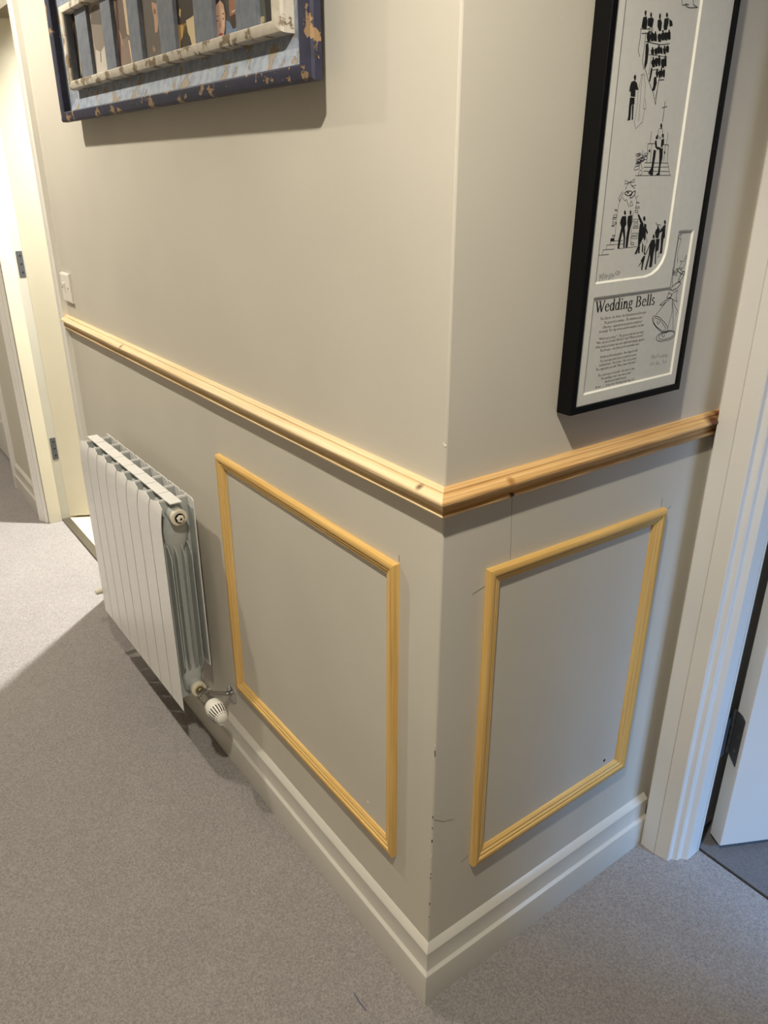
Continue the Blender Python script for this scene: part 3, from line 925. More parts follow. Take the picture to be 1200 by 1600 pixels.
# window mount: outline with two openings, cut through card of real thickness with pale sloping edges
open1 = [(.2505, 1.3385), (.367, 1.3405), (.383, 1.3435), (.396, 1.3500), (.406, 1.3600), (.4115, 1.3715), (.4132, 1.3860), (.4132, 1.800), (.2505, 1.800)]
open2 = [(.2505, 1.1750), (.4745, 1.1770), (.4755, 1.4055), (.4358, 1.4055), (.4335, 1.3220), (.2510, 1.3200)]
def inset_any(poly, d):
    return inset(poly, d)
def fill_with_holes(outer_p, holes, x0, x1, name, mat, parent):
    cu = bpy.data.curves.new('tmp', 'CURVE')
    cu.dimensions = '2D'; cu.fill_mode = 'BOTH'; cu.extrude = abs(x1 - x0) / 2
    for poly in [outer_p] + holes:
        sp = cu.splines.new('POLY'); sp.points.add(len(poly) - 1)
        for p, q in zip(sp.points, poly): p.co = (q[0], q[1], 0, 1)
        sp.use_cyclic_u = True
    ob = bpy.data.objects.new('tmp', cu); COL.objects.link(ob)
    dg = bpy.context.evaluated_depsgraph_get()
    me = bpy.data.meshes.new_from_object(ob.evaluated_get(dg))
    vs_ = [((x0 + x1) / 2 + v.co.z, v.co.x, v.co.y) for v in me.vertices]
    fs_ = [list(p.vertices) for p in me.polygons]
    bpy.data.objects.remove(ob); bpy.data.curves.remove(cu); bpy.data.meshes.remove(me)
    return mob(name, vs_, fs_, mat, parent)
om = inset(QB, .0109)
mount = fill_with_holes([(p.x, p.y) for p in om], [open1, open2], XM0, XM1, 'window_mount', 'mat', wp)
for hole in (open1, open2):
    inn = inset(hole, .0026)
    n = len(hole)
    v = [(XM1 + .00005, a, b) for a, b in hole] + [(XP + .0001, p.x, p.y) for p in inn] + [(XM0, a, b) for a, b in hole]
    f = [[i, (i + 1) % n, n + (i + 1) % n, n + i] for i in range(n)] + [[2 * n + i, n + i, n + (i + 1) % n, 2 * n + (i + 1) % n] for i in range(n)]
    G().add(v, f).make('cut_edge', 'matcore', mount)
# glazing
gk = NT('picture_glass')
t = gk.t
tr_ = gk.n('ShaderNodeBsdfTransparent'); gl = gk.n('ShaderNodeBsdfGlossy'); mx = gk.n('ShaderNodeMixShader')
gl.inputs['Roughness'].default_value = .02
mx.inputs[0].default_value = .03
gk.l(tr_.outputs[0], mx.inputs[1]); gk.l(gl.outputs[0], mx.inputs[2])
gk.l(mx.outputs[0], t.nodes['Material Output'].inputs['Surface'])
G().box(.0272, .0280, BY0 + .0106, BY1 - .0106, BZ0 + .0106, BZ1 - .0106).make('glass_pane', gk.m, wp)

# ink drawings: (kind, tone, line width 1/10 mm, points y,z in 1/10 mm)
ART = [
('P',0,0,0,'2980,16750 2980,16740 2980,16730 2970,16720 2960,16720 2950,16730 2950,16740 2940,16750 2940,16760 2940,16770 2950,16780 2960,16780 2970,16780 2980,16770'),
('P',0,0,0,'3100,16750 3100,16740 3100,16720 3090,16720 3080,16720 3070,16720 3060,16730 3060,16740 3060,16760 3060,16770 3070,16770 3080,16770 3090,16770 3090,16760'),
('P',0,0,0,'3290,16750 3290,16740 3290,16730 3280,16720 3270,16720 3260,16720 3250,16730 3250,16750 3250,16760 3250,16770 3260,16780 3270,16780 3280,16770 3290,16760'),
('P',0,0,0,'3440,16780 3440,16770 3430,16750 3430,16750 3420,16750 3410,16750 3400,16760 3390,16770 3390,16790 3400,16800 3400,16800 3410,16810 3420,16800 3430,16790'),
('P',0,0,0,'2920,16700 2990,16720 3020,16670 3020,16580 2980,16570 2910,16590'),
('P',0,0,0,'3020,16700 3110,16720 3150,16700 3140,16620 3100,16610 3030,16620'),
('P',0,0,0,'3230,16700 3290,16720 3330,16680 3330,16590 3290,16580 3240,16630'),
('P',0,0,0,'3370,16730 3460,16750 3470,16690 3450,16610 3390,16600 3370,16640'),
('P',0,0,0,'3470,16740 3540,16720 3570,16670 3500,16650'),
('P',0,0,0,'3040,16530 3080,16550 3110,16530 3130,16450 3070,16440 3040,16490'),
('P',0,0,0,'3090,16550 3090,16540 3090,16540 3080,16530 3080,16530 3070,16540 3060,16540 3060,16550 3060,16550 3060,16560 3070,16560 3080,16560 3080,16560 3090,16560'),
('P',0,0,0,'3120,16540 3150,16560 3190,16540 3200,16460 3150,16450 3110,16500'),
('P',0,0,0,'3180,16540 3220,16560 3250,16540 3270,16460 3210,16460 3180,16500'),
('P',0,0,0,'3230,16560 3230,16550 3230,16550 3220,16540 3210,16540 3210,16550 3200,16550 3200,16560 3200,16560 3200,16570 3210,16570 3220,16580 3220,16570 3230,16570'),
('P',0,0,0,'3270,16540 3310,16560 3350,16540 3360,16460 3300,16460 3270,16510'),
('P',0,0,0,'3340,16560 3380,16580 3410,16570 3430,16490 3370,16480 3340,16520'),
('P',0,0,0,'3390,16590 3390,16580 3390,16570 3380,16570 3370,16570 3360,16570 3360,16580 3350,16580 3350,16590 3360,16600 3360,16600 3370,16600 3380,16600 3390,16590'),
('P',0,0,0,'3410,16570 3440,16590 3480,16570 3490,16490 3440,16490 3400,16530'),
('P',0,0,0,'3470,16580 3510,16610 3540,16590 3560,16510 3500,16500 3470,16540'),
('P',0,0,0,'3520,16610 3520,16600 3520,16590 3510,16590 3500,16590 3500,16590 3490,16600 3490,16600 3490,16610 3490,16620 3500,16620 3500,16620 3510,16620 3520,16610'),
('P',0,0,0,'3170,16360 3200,16380 3230,16360 3240,16300 3190,16300 3160,16350'),
('P',0,0,0,'3210,16380 3210,16370 3210,16370 3200,16360 3190,16360 3190,16370 3180,16370 3180,16380 3180,16380 3180,16390 3190,16390 3190,16390 3200,16390 3210,16390'),
('P',0,0,0,'3240,16370 3270,16390 3300,16370 3310,16310 3260,16310 3230,16360'),
('P',0,0,0,'3290,16390 3330,16420 3360,16400 3370,16330 3320,16320 3290,16360'),
('P',0,0,0,'3340,16420 3340,16410 3340,16400 3330,16400 3320,16400 3320,16400 3310,16410 3310,16410 3310,16420 3310,16430 3320,16430 3320,16430 3330,16430 3340,16420'),
('P',0,0,0,'3350,16390 3380,16410 3410,16390 3430,16330 3380,16330 3350,16370'),
('P',0,0,0,'3420,16390 3450,16410 3490,16390 3500,16330 3450,16330 3420,16380'),
('P',0,0,0,'3470,16410 3470,16410 3470,16400 3460,16400 3450,16400 3440,16400 3440,16410 3430,16410 3430,16420 3440,16420 3440,16430 3450,16430 3460,16430 3470,16420'),
('P',0,0,0,'3480,16420 3520,16440 3550,16420 3560,16360 3510,16350 3480,16390'),
('P',0,0,0,'3210,16240 3240,16260 3270,16250 3290,16160 3240,16160 3200,16210'),
('P',0,0,0,'3250,16270 3250,16260 3250,16250 3240,16250 3240,16250 3230,16250 3220,16260 3220,16260 3220,16270 3220,16280 3230,16280 3240,16280 3250,16280 3250,16270'),
('P',0,0,0,'3270,16260 3300,16280 3330,16270 3350,16180 3300,16170 3270,16220'),
('P',0,0,0,'3330,16270 3370,16290 3400,16270 3410,16190 3370,16180 3330,16230'),
('P',0,0,0,'3380,16290 3380,16290 3380,16280 3370,16280 3360,16280 3350,16280 3350,16280 3340,16290 3340,16300 3350,16300 3350,16310 3360,16310 3370,16310 3380,16300'),
('P',0,0,0,'3410,16260 3450,16280 3480,16260 3500,16170 3440,16170 3410,16230'),
('P',0,0,0,'3470,16280 3500,16300 3530,16280 3550,16190 3500,16190 3470,16240'),
('P',0,0,0,'3520,16300 3520,16290 3510,16290 3510,16280 3500,16280 3490,16290 3480,16290 3480,16300 3480,16310 3480,16310 3490,16320 3500,16320 3510,16310 3510,16310'),
('P',0,0,0,'3330,16120 3350,16140 3380,16120 3390,16050 3360,16050 3330,16090'),
('P',0,0,0,'3370,16140 3370,16130 3370,16130 3360,16120 3350,16120 3340,16120 3340,16130 3330,16140 3330,16140 3340,16150 3340,16150 3350,16150 3360,16150 3370,16150'),
('P',0,0,0,'3380,16110 3410,16140 3430,16120 3450,16040 3410,16050 3380,16100'),
('P',0,0,0,'3420,16130 3450,16150 3480,16130 3490,16060 3450,16060 3420,16100'),
('P',0,0,0,'3460,16150 3460,16150 3460,16140 3450,16140 3450,16140 3440,16140 3430,16140 3430,16150 3430,16160 3430,16160 3440,16170 3450,16170 3450,16170 3460,16160'),
('P',0,0,0,'3480,16140 3500,16160 3530,16140 3540,16060 3500,16060 3480,16110'),
('P',0,0,0,'3040,16410 3090,16430 3120,16350 3120,16200 3080,16110 3060,16170 3060,16250'),
('P',0,0,0,'3210,16140 3230,16170 3250,16110 3230,15990 3200,15990'),
('P',0,0,0,'3300,16040 3350,16060 3380,15980 3350,15890 3290,15880 3310,15940'),
('L',0,0,8,'2900,16580 2910,16470 2900,16320 2950,16260'),
('L',0,0,8,'2900,16570 3110,16590 3130,16550 2930,16520'),
('L',0,0,8,'3150,16590 3150,16580 3140,16570 3120,16560 3100,16560 3090,16560 3070,16570 3070,16580 3070,16590 3080,16600 3090,16610 3110,16610 3130,16610 3140,16600 3150,16590'),
('L',0,0,8,'3010,16530 3020,16380 3010,16220 3060,16120'),
('L',0,0,8,'3030,16440 3350,16430 3550,16460'),
('L',0,0,7,'3130,16300 3360,16300 3540,16300'),
('L',0,0,8,'3240,16130 3390,16140'),
('L',0,0,8,'3100,16120 3180,16010 3250,15940 3330,15860 3410,15720 3410,15810 3410,15950 3410,16020 3530,16030'),
('L',0,0,7,'3420,16050 3410,15920 3390,15780'),
('L',0,0,7,'3190,16290 3180,16070'),
('P',1,0,0,'2920,16020 2920,16000 2920,15990 2910,15980 2900,15980 2890,15990 2880,16000 2870,16010 2870,16030 2880,16040 2890,16050 2900,16050 2910,16040 2920,16030'),
('P',1,0,0,'2830,15960 2890,15980 2950,15960 3000,15880 2970,15870 2940,15880 2950,15790 2850,15790 2840,15850 2810,15840 2810,15900'),
('P',1,0,0,'2840,15780 2940,15780 2950,15700 2890,15690 2900,15560 2900,15510 2840,15500 2850,15560 2840,15670'),
('P',1,0,0,'2900,15690 2940,15690 2950,15590 2960,15520 2930,15510 2920,15590'),
('L',1,1,6,'3030,16040 3020,15980 3000,15840 3010,15700 3000,15510'),
('L',1,1,6,'3080,16050 3130,15960 3150,15820 3150,15660 3210,15660 3170,15780'),
('L',1,1,6,'2980,15510 3040,15410 3170,15500 3180,15670'),
('L',1,1,6,'3050,16050 3050,15900 3070,15710 3080,15500'),
('L',1,1,6,'3010,16050 3070,16070 3100,16050'),
('L',2,1,12,'3620,15770 3620,15520'),
('L',2,1,12,'3570,15690 3680,15710'),
('P',2,0,0,'3630,15460 3630,15450 3630,15440 3620,15430 3610,15430 3600,15440 3590,15450 3580,15460 3580,15480 3590,15490 3590,15500 3600,15500 3620,15490 3620,15480'),
('P',2,0,0,'3510,15320 3550,15360 3570,15300 3520,15290'),
('P',2,0,0,'3650,15360 3690,15370 3700,15320 3670,15310'),
('P',2,0,0,'3500,15270 3540,15280 3570,15200 3660,15190 3670,15170 3590,15160 3530,15190'),
('P',2,0,0,'3650,15290 3710,15310 3720,15250 3690,15190 3660,15200'),
('P',2,0,0,'3500,15160 3560,15150 3560,15060 3550,14930 3560,14830 3520,14830 3440,14850 3500,14930 3500,15030'),
('P',2,0,0,'3630,15160 3710,15190 3730,15060 3710,14950 3720,14830 3620,14830 3670,14860 3670,14970 3650,15090'),
('L',2,0,7,'3550,15410 3550,15350 3620,15300 3660,15370 3640,15430 3560,15430'),
('L',2,0,7,'3160,14820 3990,14830'),
('L',2,0,7,'3330,14990 3880,14990'),
('L',2,0,7,'3330,14930 3900,14940'),
('L',2,0,7,'3330,14880 3940,14880'),
('L',2,0,7,'3880,14990 3960,14830'),
('L',2,0,7,'3350,15230 3510,15240'),
('L',2,0,7,'3350,15230 3380,14990'),
('L',2,0,7,'3440,15230 3460,14990'),
('L',2,0,7,'3700,15230 3830,15230'),
('L',2,0,7,'3830,15230 3860,15000'),
('L',2,0,7,'3760,15230 3770,15010'),
('L',2,0,7,'3400,15390 3400,15230'),
('L',2,0,7,'3780,15390 3790,15230'),
('P',2,0,0,'3430,15140 3430,15130 3420,15130 3420,15120 3410,15120 3400,15130 3390,15130 3390,15140 3390,15150 3390,15160 3400,15160 3410,15160 3420,15160 3420,15150'),
('P',2,0,0,'3780,15130 3780,15120 3780,15110 3770,15110 3770,15110 3760,15110 3750,15120 3750,15130 3750,15140 3750,15140 3760,15150 3770,15150 3770,15140 3780,15140'),
('L',2,0,6,'3220,15020 3210,15000 3180,15000 3150,15000 3130,15020 3140,15030 3170,15040 3200,15030 3220,15020'),
('L',2,0,6,'3300,15020 3280,15000 3250,15000 3230,15010 3240,15040 3260,15050 3290,15050 3310,15040 3300,15020'),
('L',2,0,6,'3370,15030 3340,15030 3310,15030 3310,15050 3320,15060 3350,15070 3380,15060 3380,15050 3370,15030'),
('L',2,0,6,'3230,14990 3200,14980 3170,14990 3160,15010 3170,15020 3200,15030 3230,15020 3250,15010 3230,14990'),
('L',2,0,6,'3330,15060 3300,15060 3280,15060 3280,15070 3310,15080 3340,15090 3360,15080 3360,15070 3330,15060'),
('L',2,0,6,'3290,15020 3270,15010 3240,15020 3230,15030 3240,15050 3260,15060 3290,15050 3300,15040 3290,15020'),
('L',2,0,6,'3190,14900 3150,14890 3110,14900 3110,14920 3150,14940 3200,14950 3230,14930 3230,14910 3190,14900'),
('L',2,0,6,'3340,15080 3290,15070 3270,15080 3270,15090 3310,15110 3360,15110 3390,15110 3380,15090 3340,15080'),
('L',2,0,6,'3300,14850 3270,14830 3240,14820 3220,14840 3230,14870 3250,14890 3280,14890 3300,14870 3300,14850'),
('L',2,0,6,'3190,14970 3160,14970 3140,14980 3150,14990 3180,15000 3220,15000 3240,14980 3230,14970 3190,14970'),
('L',2,0,6,'3210,15080 3180,15080 3160,15080 3160,15100 3180,15110 3210,15110 3230,15100 3230,15090 3210,15080'),
('L',2,0,6,'3240,15010 3210,14990 3180,14990 3180,15010 3190,15030 3230,15050 3250,15050 3260,15040 3240,15010'),
('L',2,0,6,'3190,15070 3160,15060 3140,15070 3140,15080 3160,15090 3180,15100 3210,15090 3210,15080 3190,15070'),
('L',2,0,6,'3160,15060 3130,15070 3110,15080 3120,15100 3150,15100 3190,15100 3200,15080 3190,15070 3160,15060'),
('L',2,0,6,'3180,14940 3150,14940 3130,14960 3140,14980 3170,14980 3210,14980 3230,14960 3220,14950 3180,14940'),
('L',2,0,6,'3270,15020 3240,15010 3220,15020 3200,15030 3210,15050 3230,15050 3260,15050 3270,15040 3270,15020'),
('L',2,0,6,'3260,15150 3250,15080 3320,15020 3240,14990 3300,14900'),
('L',5,0,8,'3670,17050 3720,16920 3780,16930 3840,16910 3910,16910 4070,16930 3970,16950 3910,17080'),
('L',5,1,14,'3780,16940 3860,16940'),
('L',3,0,6,'3040,14730 2940,14760 2950,14710 3040,14730 3150,14780 3150,14740 3040,14730'),
('L',3,0,6,'3030,14730 3000,14690 2970,14640'),
('L',3,0,6,'3060,14730 3100,14690 3190,14650'),
('L',3,0,6,'3100,14690 3170,14690 3200,14700'),
('L',3,0,6,'2910,14550 2860,14450 2850,14280 2860,14010'),
('L',3,0,6,'3200,14570 3260,14490 3250,14360'),
('L',3,0,6,'2920,14620 2840,14530 2870,14490 2940,14600'),
('L',3,0,6,'3250,14530 3280,14560'),
('L',3,0,6,'2550,13780 2770,13780'),
('L',3,0,6,'2620,13780 2630,13850 2880,13850'),
('L',3,0,6,'2700,13850 2700,13910 3100,13910'),
('L',3,0,6,'2770,13920 2770,13960 3050,13960'),
('L',3,0,6,'2970,13850 3390,13860'),
('L',3,0,6,'3220,14120 3240,13900'),
('L',3,0,6,'3210,14350 3220,14130'),
('L',3,0,6,'2930,14540 2990,14490 3020,14510 3100,14410'),
('L',3,0,6,'3110,14460 3140,14490 3180,14430 3130,14420 3110,14460'),
('L',3,0,10,'3140,14600 3130,14580 3110,14570 3080,14560 3040,14560 3010,14570 2980,14580 2970,14590 2970,14600 2990,14610 3020,14620 3060,14620 3100,14620 3120,14610 3140,14600'),
('L',3,0,10,'3200,14620 3210,14610 3200,14590 3190,14570 3170,14550 3150,14540 3120,14530 3100,14530 3100,14540 3100,14560 3110,14580 3130,14600 3160,14610 3180,14620 3200,14620'),
('P',3,0,0,'3060,14600 3060,14590 3060,14590 3050,14590 3040,14590 3030,14590 3020,14590 3020,14600 3020,14600 3020,14610 3030,14610 3040,14610 3050,14610 3060,14600'),
('P',3,0,0,'3130,14570 3130,14560 3120,14560 3110,14560 3100,14560 3090,14560 3080,14560 3080,14570 3080,14570 3090,14580 3100,14580 3110,14580 3120,14570 3130,14570'),
('L',3,0,6,'2790,14380 2840,14380 2840,14360 2790,14370 2790,14380'),
('L',3,0,6,'2770,14310 2840,14310 2850,14280 2780,14280 2770,14310'),
('L',3,0,6,'2760,14270 2830,14270 2830,14250 2760,14250 2760,14270'),
('L',3,0,6,'2770,14220 2860,14210 2860,14190 2770,14190 2770,14220'),
('L',3,0,6,'2760,14170 2820,14170 2820,14160 2760,14160 2760,14170'),
('L',3,0,6,'2770,13990 2850,13990 2860,13960 2770,13970 2770,13990'),
('L',3,0,6,'2800,14040 2850,14040 2850,14020 2810,14020 2800,14040'),
('L',3,0,6,'3260,14470 3320,14470 3320,14460 3260,14460 3260,14470'),
('L',3,0,6,'3260,14410 3340,14410 3340,14390 3260,14390 3260,14410'),
('L',3,0,6,'3250,14360 3320,14360 3320,14330 3260,14330 3250,14360'),
('L',3,0,6,'3230,14240 3350,14240 3350,14210 3230,14210 3230,14240'),
('L',3,0,6,'3260,14190 3350,14190 3360,14160 3260,14160 3260,14190'),
('L',3,0,6,'3250,14140 3370,14140 3370,14120 3250,14120 3250,14140'),
('L',3,0,6,'3250,14050 3390,14050 3390,14020 3260,14020 3250,14050'),
('L',3,0,6,'3230,14010 3370,14000 3380,13970 3240,13980 3230,14010'),
('L',3,0,6,'3250,13920 3310,13920 3320,13890 3250,13890 3250,13920'),
('P',3,0,0,'2770,14000 2850,14000 2860,13960 2780,13960'),
('P',3,0,0,'3050,14330 3050,14320 3040,14310 3040,14300 3030,14300 3020,14310 3010,14320 3000,14330 3000,14350 3010,14360 3010,14370 3020,14370 3030,14360 3040,14350'),
('P',3,0,0,'3170,14330 3170,14320 3170,14310 3160,14300 3150,14300 3140,14310 3140,14320 3130,14330 3130,14350 3130,14360 3140,14360 3150,14360 3160,14360 3170,14350'),
('P',3,0,0,'2970,14290 3060,14290 3090,14180 3060,14140 3100,14000 3110,13860 3080,13860 3060,14000 3020,14080 3000,13970 2990,13850 2950,13850 2950,13980 2980,14140 2940,14200 2950,14250'),
('P',3,0,0,'3100,14290 3200,14300 3210,14190 3190,14110 3180,13990 3180,13860 3130,13860 3120,13980 3130,14120 3100,14210'),
('P',3,0,0,'3320,14300 3350,14310 3480,14180 3420,14170'),
('P',3,0,0,'3400,14170 3480,14180 3540,14050 3510,13960 3450,13860 3420,13760 3360,13750 3420,13870 3400,13990'),
('P',3,0,0,'3500,14180 3560,14160 3570,14050 3580,13960 3570,13930 3520,13980'),
('P',3,0,0,'3470,13880 3480,13760 3440,13770 3440,13850'),
('P',3,0,0,'3510,13930 3550,13870 3560,13770 3530,13780'),
('P',3,0,0,'3580,13870 3600,13870 3610,13790 3580,13780'),
('P',3,0,0,'3570,14110 3620,14050 3600,14020 3560,14080'),
('P',3,0,0,'3990,14140 4030,14150 4060,13960 4030,13950 4030,13850 4040,13730 3980,13730 3980,13850 3960,13970 3970,14050 3900,14030 3920,14080'),
('P',3,0,0,'3810,14090 3900,14100 3910,14050 3900,13960 3830,13960 3790,14040'),
('P',3,0,0,'3730,13940 3810,13950 3850,13860 3830,13750 3830,13550 3760,13540 3760,13670 3740,13730 3720,13610 3700,13510 3660,13520 3700,13680 3710,13740 3700,13850 3640,13730 3620,13730 3690,13870'),
('P',3,0,0,'3840,13950 3930,13950 3940,13790 3890,13760 3920,13580 3890,13590 3860,13760'),
('P',3,0,0,'3590,13720 3630,13720 3610,13610 3600,13510 3570,13520 3570,13620 3530,13650'),
('P',3,0,0,'3580,13640 3490,13560 3510,13600 3550,13630'),
('P',3,0,0,'3520,14240 3520,14230 3510,14220 3500,14210 3490,14210 3480,14220 3470,14230 3460,14240 3460,14260 3470,14270 3480,14280 3490,14280 3500,14270 3510,14260'),
('P',3,0,0,'4030,14180 4030,14170 4030,14160 4020,14150 4010,14150 4000,14160 3990,14170 3980,14180 3980,14200 3990,14210 3990,14220 4000,14210 4010,14210 4020,14200'),
('P',3,0,0,'3870,14110 3870,14100 3870,14090 3860,14090 3850,14090 3840,14090 3830,14100 3830,14110 3830,14130 3830,14140 3840,14140 3850,14140 3860,14130 3860,14130'),
('P',3,0,0,'3800,13990 3800,13970 3800,13960 3790,13960 3770,13960 3760,13960 3750,13970 3750,13990 3750,14000 3750,14010 3760,14020 3770,14020 3780,14010 3790,14000'),
('P',3,0,0,'3620,13750 3620,13740 3620,13740 3610,13730 3600,13730 3600,13740 3590,13750 3580,13760 3580,13770 3590,13770 3590,13780 3600,13780 3610,13770 3620,13760'),
('L',3,0,8,'3780,14180 3820,14150 3900,14150 3920,14110'),
('L',3,0,7,'3580,14000 3630,13930 3610,13890'),
('L',3,0,7,'3950,13760 3980,13690 3940,13680'),
('L',6,2,7,'2620,13420 2630,13510 2650,13450 2660,13520 2690,13420 2690,13530 2730,13440 2740,13520 2770,13430 2770,13500 2790,13460 2800,13500 2840,13420 2840,13510 2870,13440 2880,13520 2910,13440 2910,13500 2940,13460 2950,13500'),
('L',6,2,7,'3070,13510 3060,13490 3050,13480 3030,13480 3010,13480 2990,13490 2970,13500 2960,13510 2970,13520 2980,13530 3000,13540 3020,13540 3040,13530 3060,13520 3070,13510'),
('L',6,2,7,'2990,13500 3080,13520'),
('L',6,2,7,'2610,13520 2630,13420'),
('L',7,2,6,'4140,12110 4150,12160 4200,12090 4190,12160 4240,12090 4260,12130 4280,12110 4310,12160 4350,12100'),
('L',7,2,6,'4390,12080 4390,12120 4420,12090 4420,12120'),
('L',7,2,6,'4460,12070 4460,12130 4480,12090 4500,12130 4540,12070 4530,12130 4580,12070 4580,12110'),
('L',7,2,6,'4140,11980 4150,12040 4200,11980 4200,12040 4250,11990'),
('L',7,2,6,'4280,11970 4300,12020 4330,11970 4330,12040 4360,11980 4370,12010 4400,11970'),
('L',7,2,6,'4470,11970 4480,12040 4520,11980 4540,12010 4570,11990 4580,12020'),
('L',4,0,9,'4470,12490 4440,12490 4390,12490 4330,12510 4270,12540 4200,12580 4140,12620 4090,12660 4050,12700 4030,12740 4020,12760 4040,12780 4070,12790 4120,12780 4170,12770 4240,12740 4300,12700 4370,12660 4420,12620 4460,12580 4480,12540 4490,12510 4470,12490'),
('L',4,0,7,'4410,12530 4380,12520 4340,12530 4290,12550 4230,12580 4170,12610 4120,12650 4080,12680 4060,12720 4050,12740 4060,12750 4090,12760 4130,12750 4180,12730 4240,12710 4290,12670 4340,12640 4380,12600 4410,12570 4420,12540 4410,12530'),
('L',4,0,9,'4700,12460 4710,12430 4700,12410 4660,12390 4610,12370 4550,12360 4480,12360 4400,12360 4340,12360 4280,12370 4230,12390 4210,12410 4200,12430 4220,12460 4250,12480 4300,12490 4360,12510 4430,12510 4510,12510 4570,12510 4630,12500 4680,12480 4700,12460'),
('L',4,0,7,'4670,12460 4670,12440 4660,12420 4620,12410 4570,12390 4510,12390 4440,12380 4380,12390 4330,12390 4290,12410 4270,12420 4260,12440 4280,12460 4320,12470 4370,12490 4430,12500 4490,12500 4550,12500 4610,12490 4650,12480 4670,12460'),
('L',4,0,8,'4100,12800 4340,12990 4420,13030'),
('L',4,0,8,'4480,12570 4530,12810 4490,12990'),
('L',4,0,8,'4630,12520 4550,12850 4500,12960'),
('L',4,0,8,'4160,12710 4190,12650 4220,12660 4230,12700'),
('L',4,0,8,'4350,12480 4370,12430 4420,12430 4420,12470'),
('L',4,0,8,'4410,13050 4480,13110 4600,13150 4570,13050 4630,12960 4480,13020 4410,13050'),
('L',4,0,8,'4410,13050 4300,13010 4170,12950 4230,12940 4340,12990'),
('L',4,0,8,'4480,13020 4600,12880 4680,12820 4650,12750'),
('L',4,0,8,'4330,13050 4380,13120 4460,13090 4440,13030 4330,13050'),
('L',4,0,8,'4370,13580 4410,13340 4430,13210 4350,13110'),
('L',4,0,8,'4360,13480 4480,13410 4520,13440 4690,13380'),
('L',4,0,8,'4400,13400 4490,13470 4610,13490'),
('L',4,0,8,'4510,13450 4610,13400 4590,13300'),
('L',4,0,10,'4640,13260 4650,13250 4640,13230 4610,13210 4570,13180 4530,13170 4480,13160 4450,13150 4420,13160 4410,13180 4420,13200 4450,13220 4490,13240 4530,13260 4580,13270 4610,13270 4640,13260'),
('L',4,0,10,'4700,13430 4710,13420 4710,13400 4700,13370 4680,13340 4660,13320 4630,13290 4610,13280 4590,13280 4580,13290 4580,13310 4600,13340 4610,13370 4640,13400 4660,13420 4680,13430 4700,13430'),
('L',4,0,7,'4470,14000 4470,13920 4390,13960 4470,14000'),
('L',4,0,7,'4420,13950 4400,13700 4410,13520 4410,13420'),
('L',4,0,7,'4490,13930 4460,13820 4440,13700 4480,13570'),
('L',4,0,7,'4510,13450 4590,13560 4550,13600 4640,13580 4690,13680 4690,13550 4650,13490 4580,13460 4690,13420'),
('L',4,0,7,'4410,13400 4500,13490 4510,13380 4410,13400'),
]

XI = XP + .00012
ig = {}
lay = 0
def ink_poly(tone, pts):
    global lay
    lay = (lay + 1) % 12
    x = XI + lay * .000012
    ig.setdefault(tone, G()).add([(x, a, b) for a, b in pts], [list(range(len(pts)))])
def ink_line(tone, pts, wd):
    for (a, b) in zip(pts, pts[1:]):
        a = Vector(a); b = Vector(b)
        if (b - a).length < 1e-6: continue
        tt = (b - a).normalized(); nn = Vector((-tt.y, tt.x)) * wd / 2
        a = a - tt * wd * .2; b = b + tt * wd * .2
        ink_poly(tone, [a + nn, a - nn, b - nn, b + nn])
for kind, grp, tone, wd, s in ART:
    tone = (grp, tone)
    pts = [tuple(float(c) * 1e-4 for c in q.split(',')) for q in s.split()]
    if kind == 'P': ink_poly(tone, pts)
    else: ink_line(tone, pts, wd * 1.1e-4)
DN = ('crowd_drawing', 'couple_drawing', 'altar_drawing', 'church_drawing', 'bells_drawing', 'upper_drawing', 'signature', 'dedication')
for (grp, tone), gg in ig.items():
    gg.make(DN[grp], 'ink%d' % tone, wp)

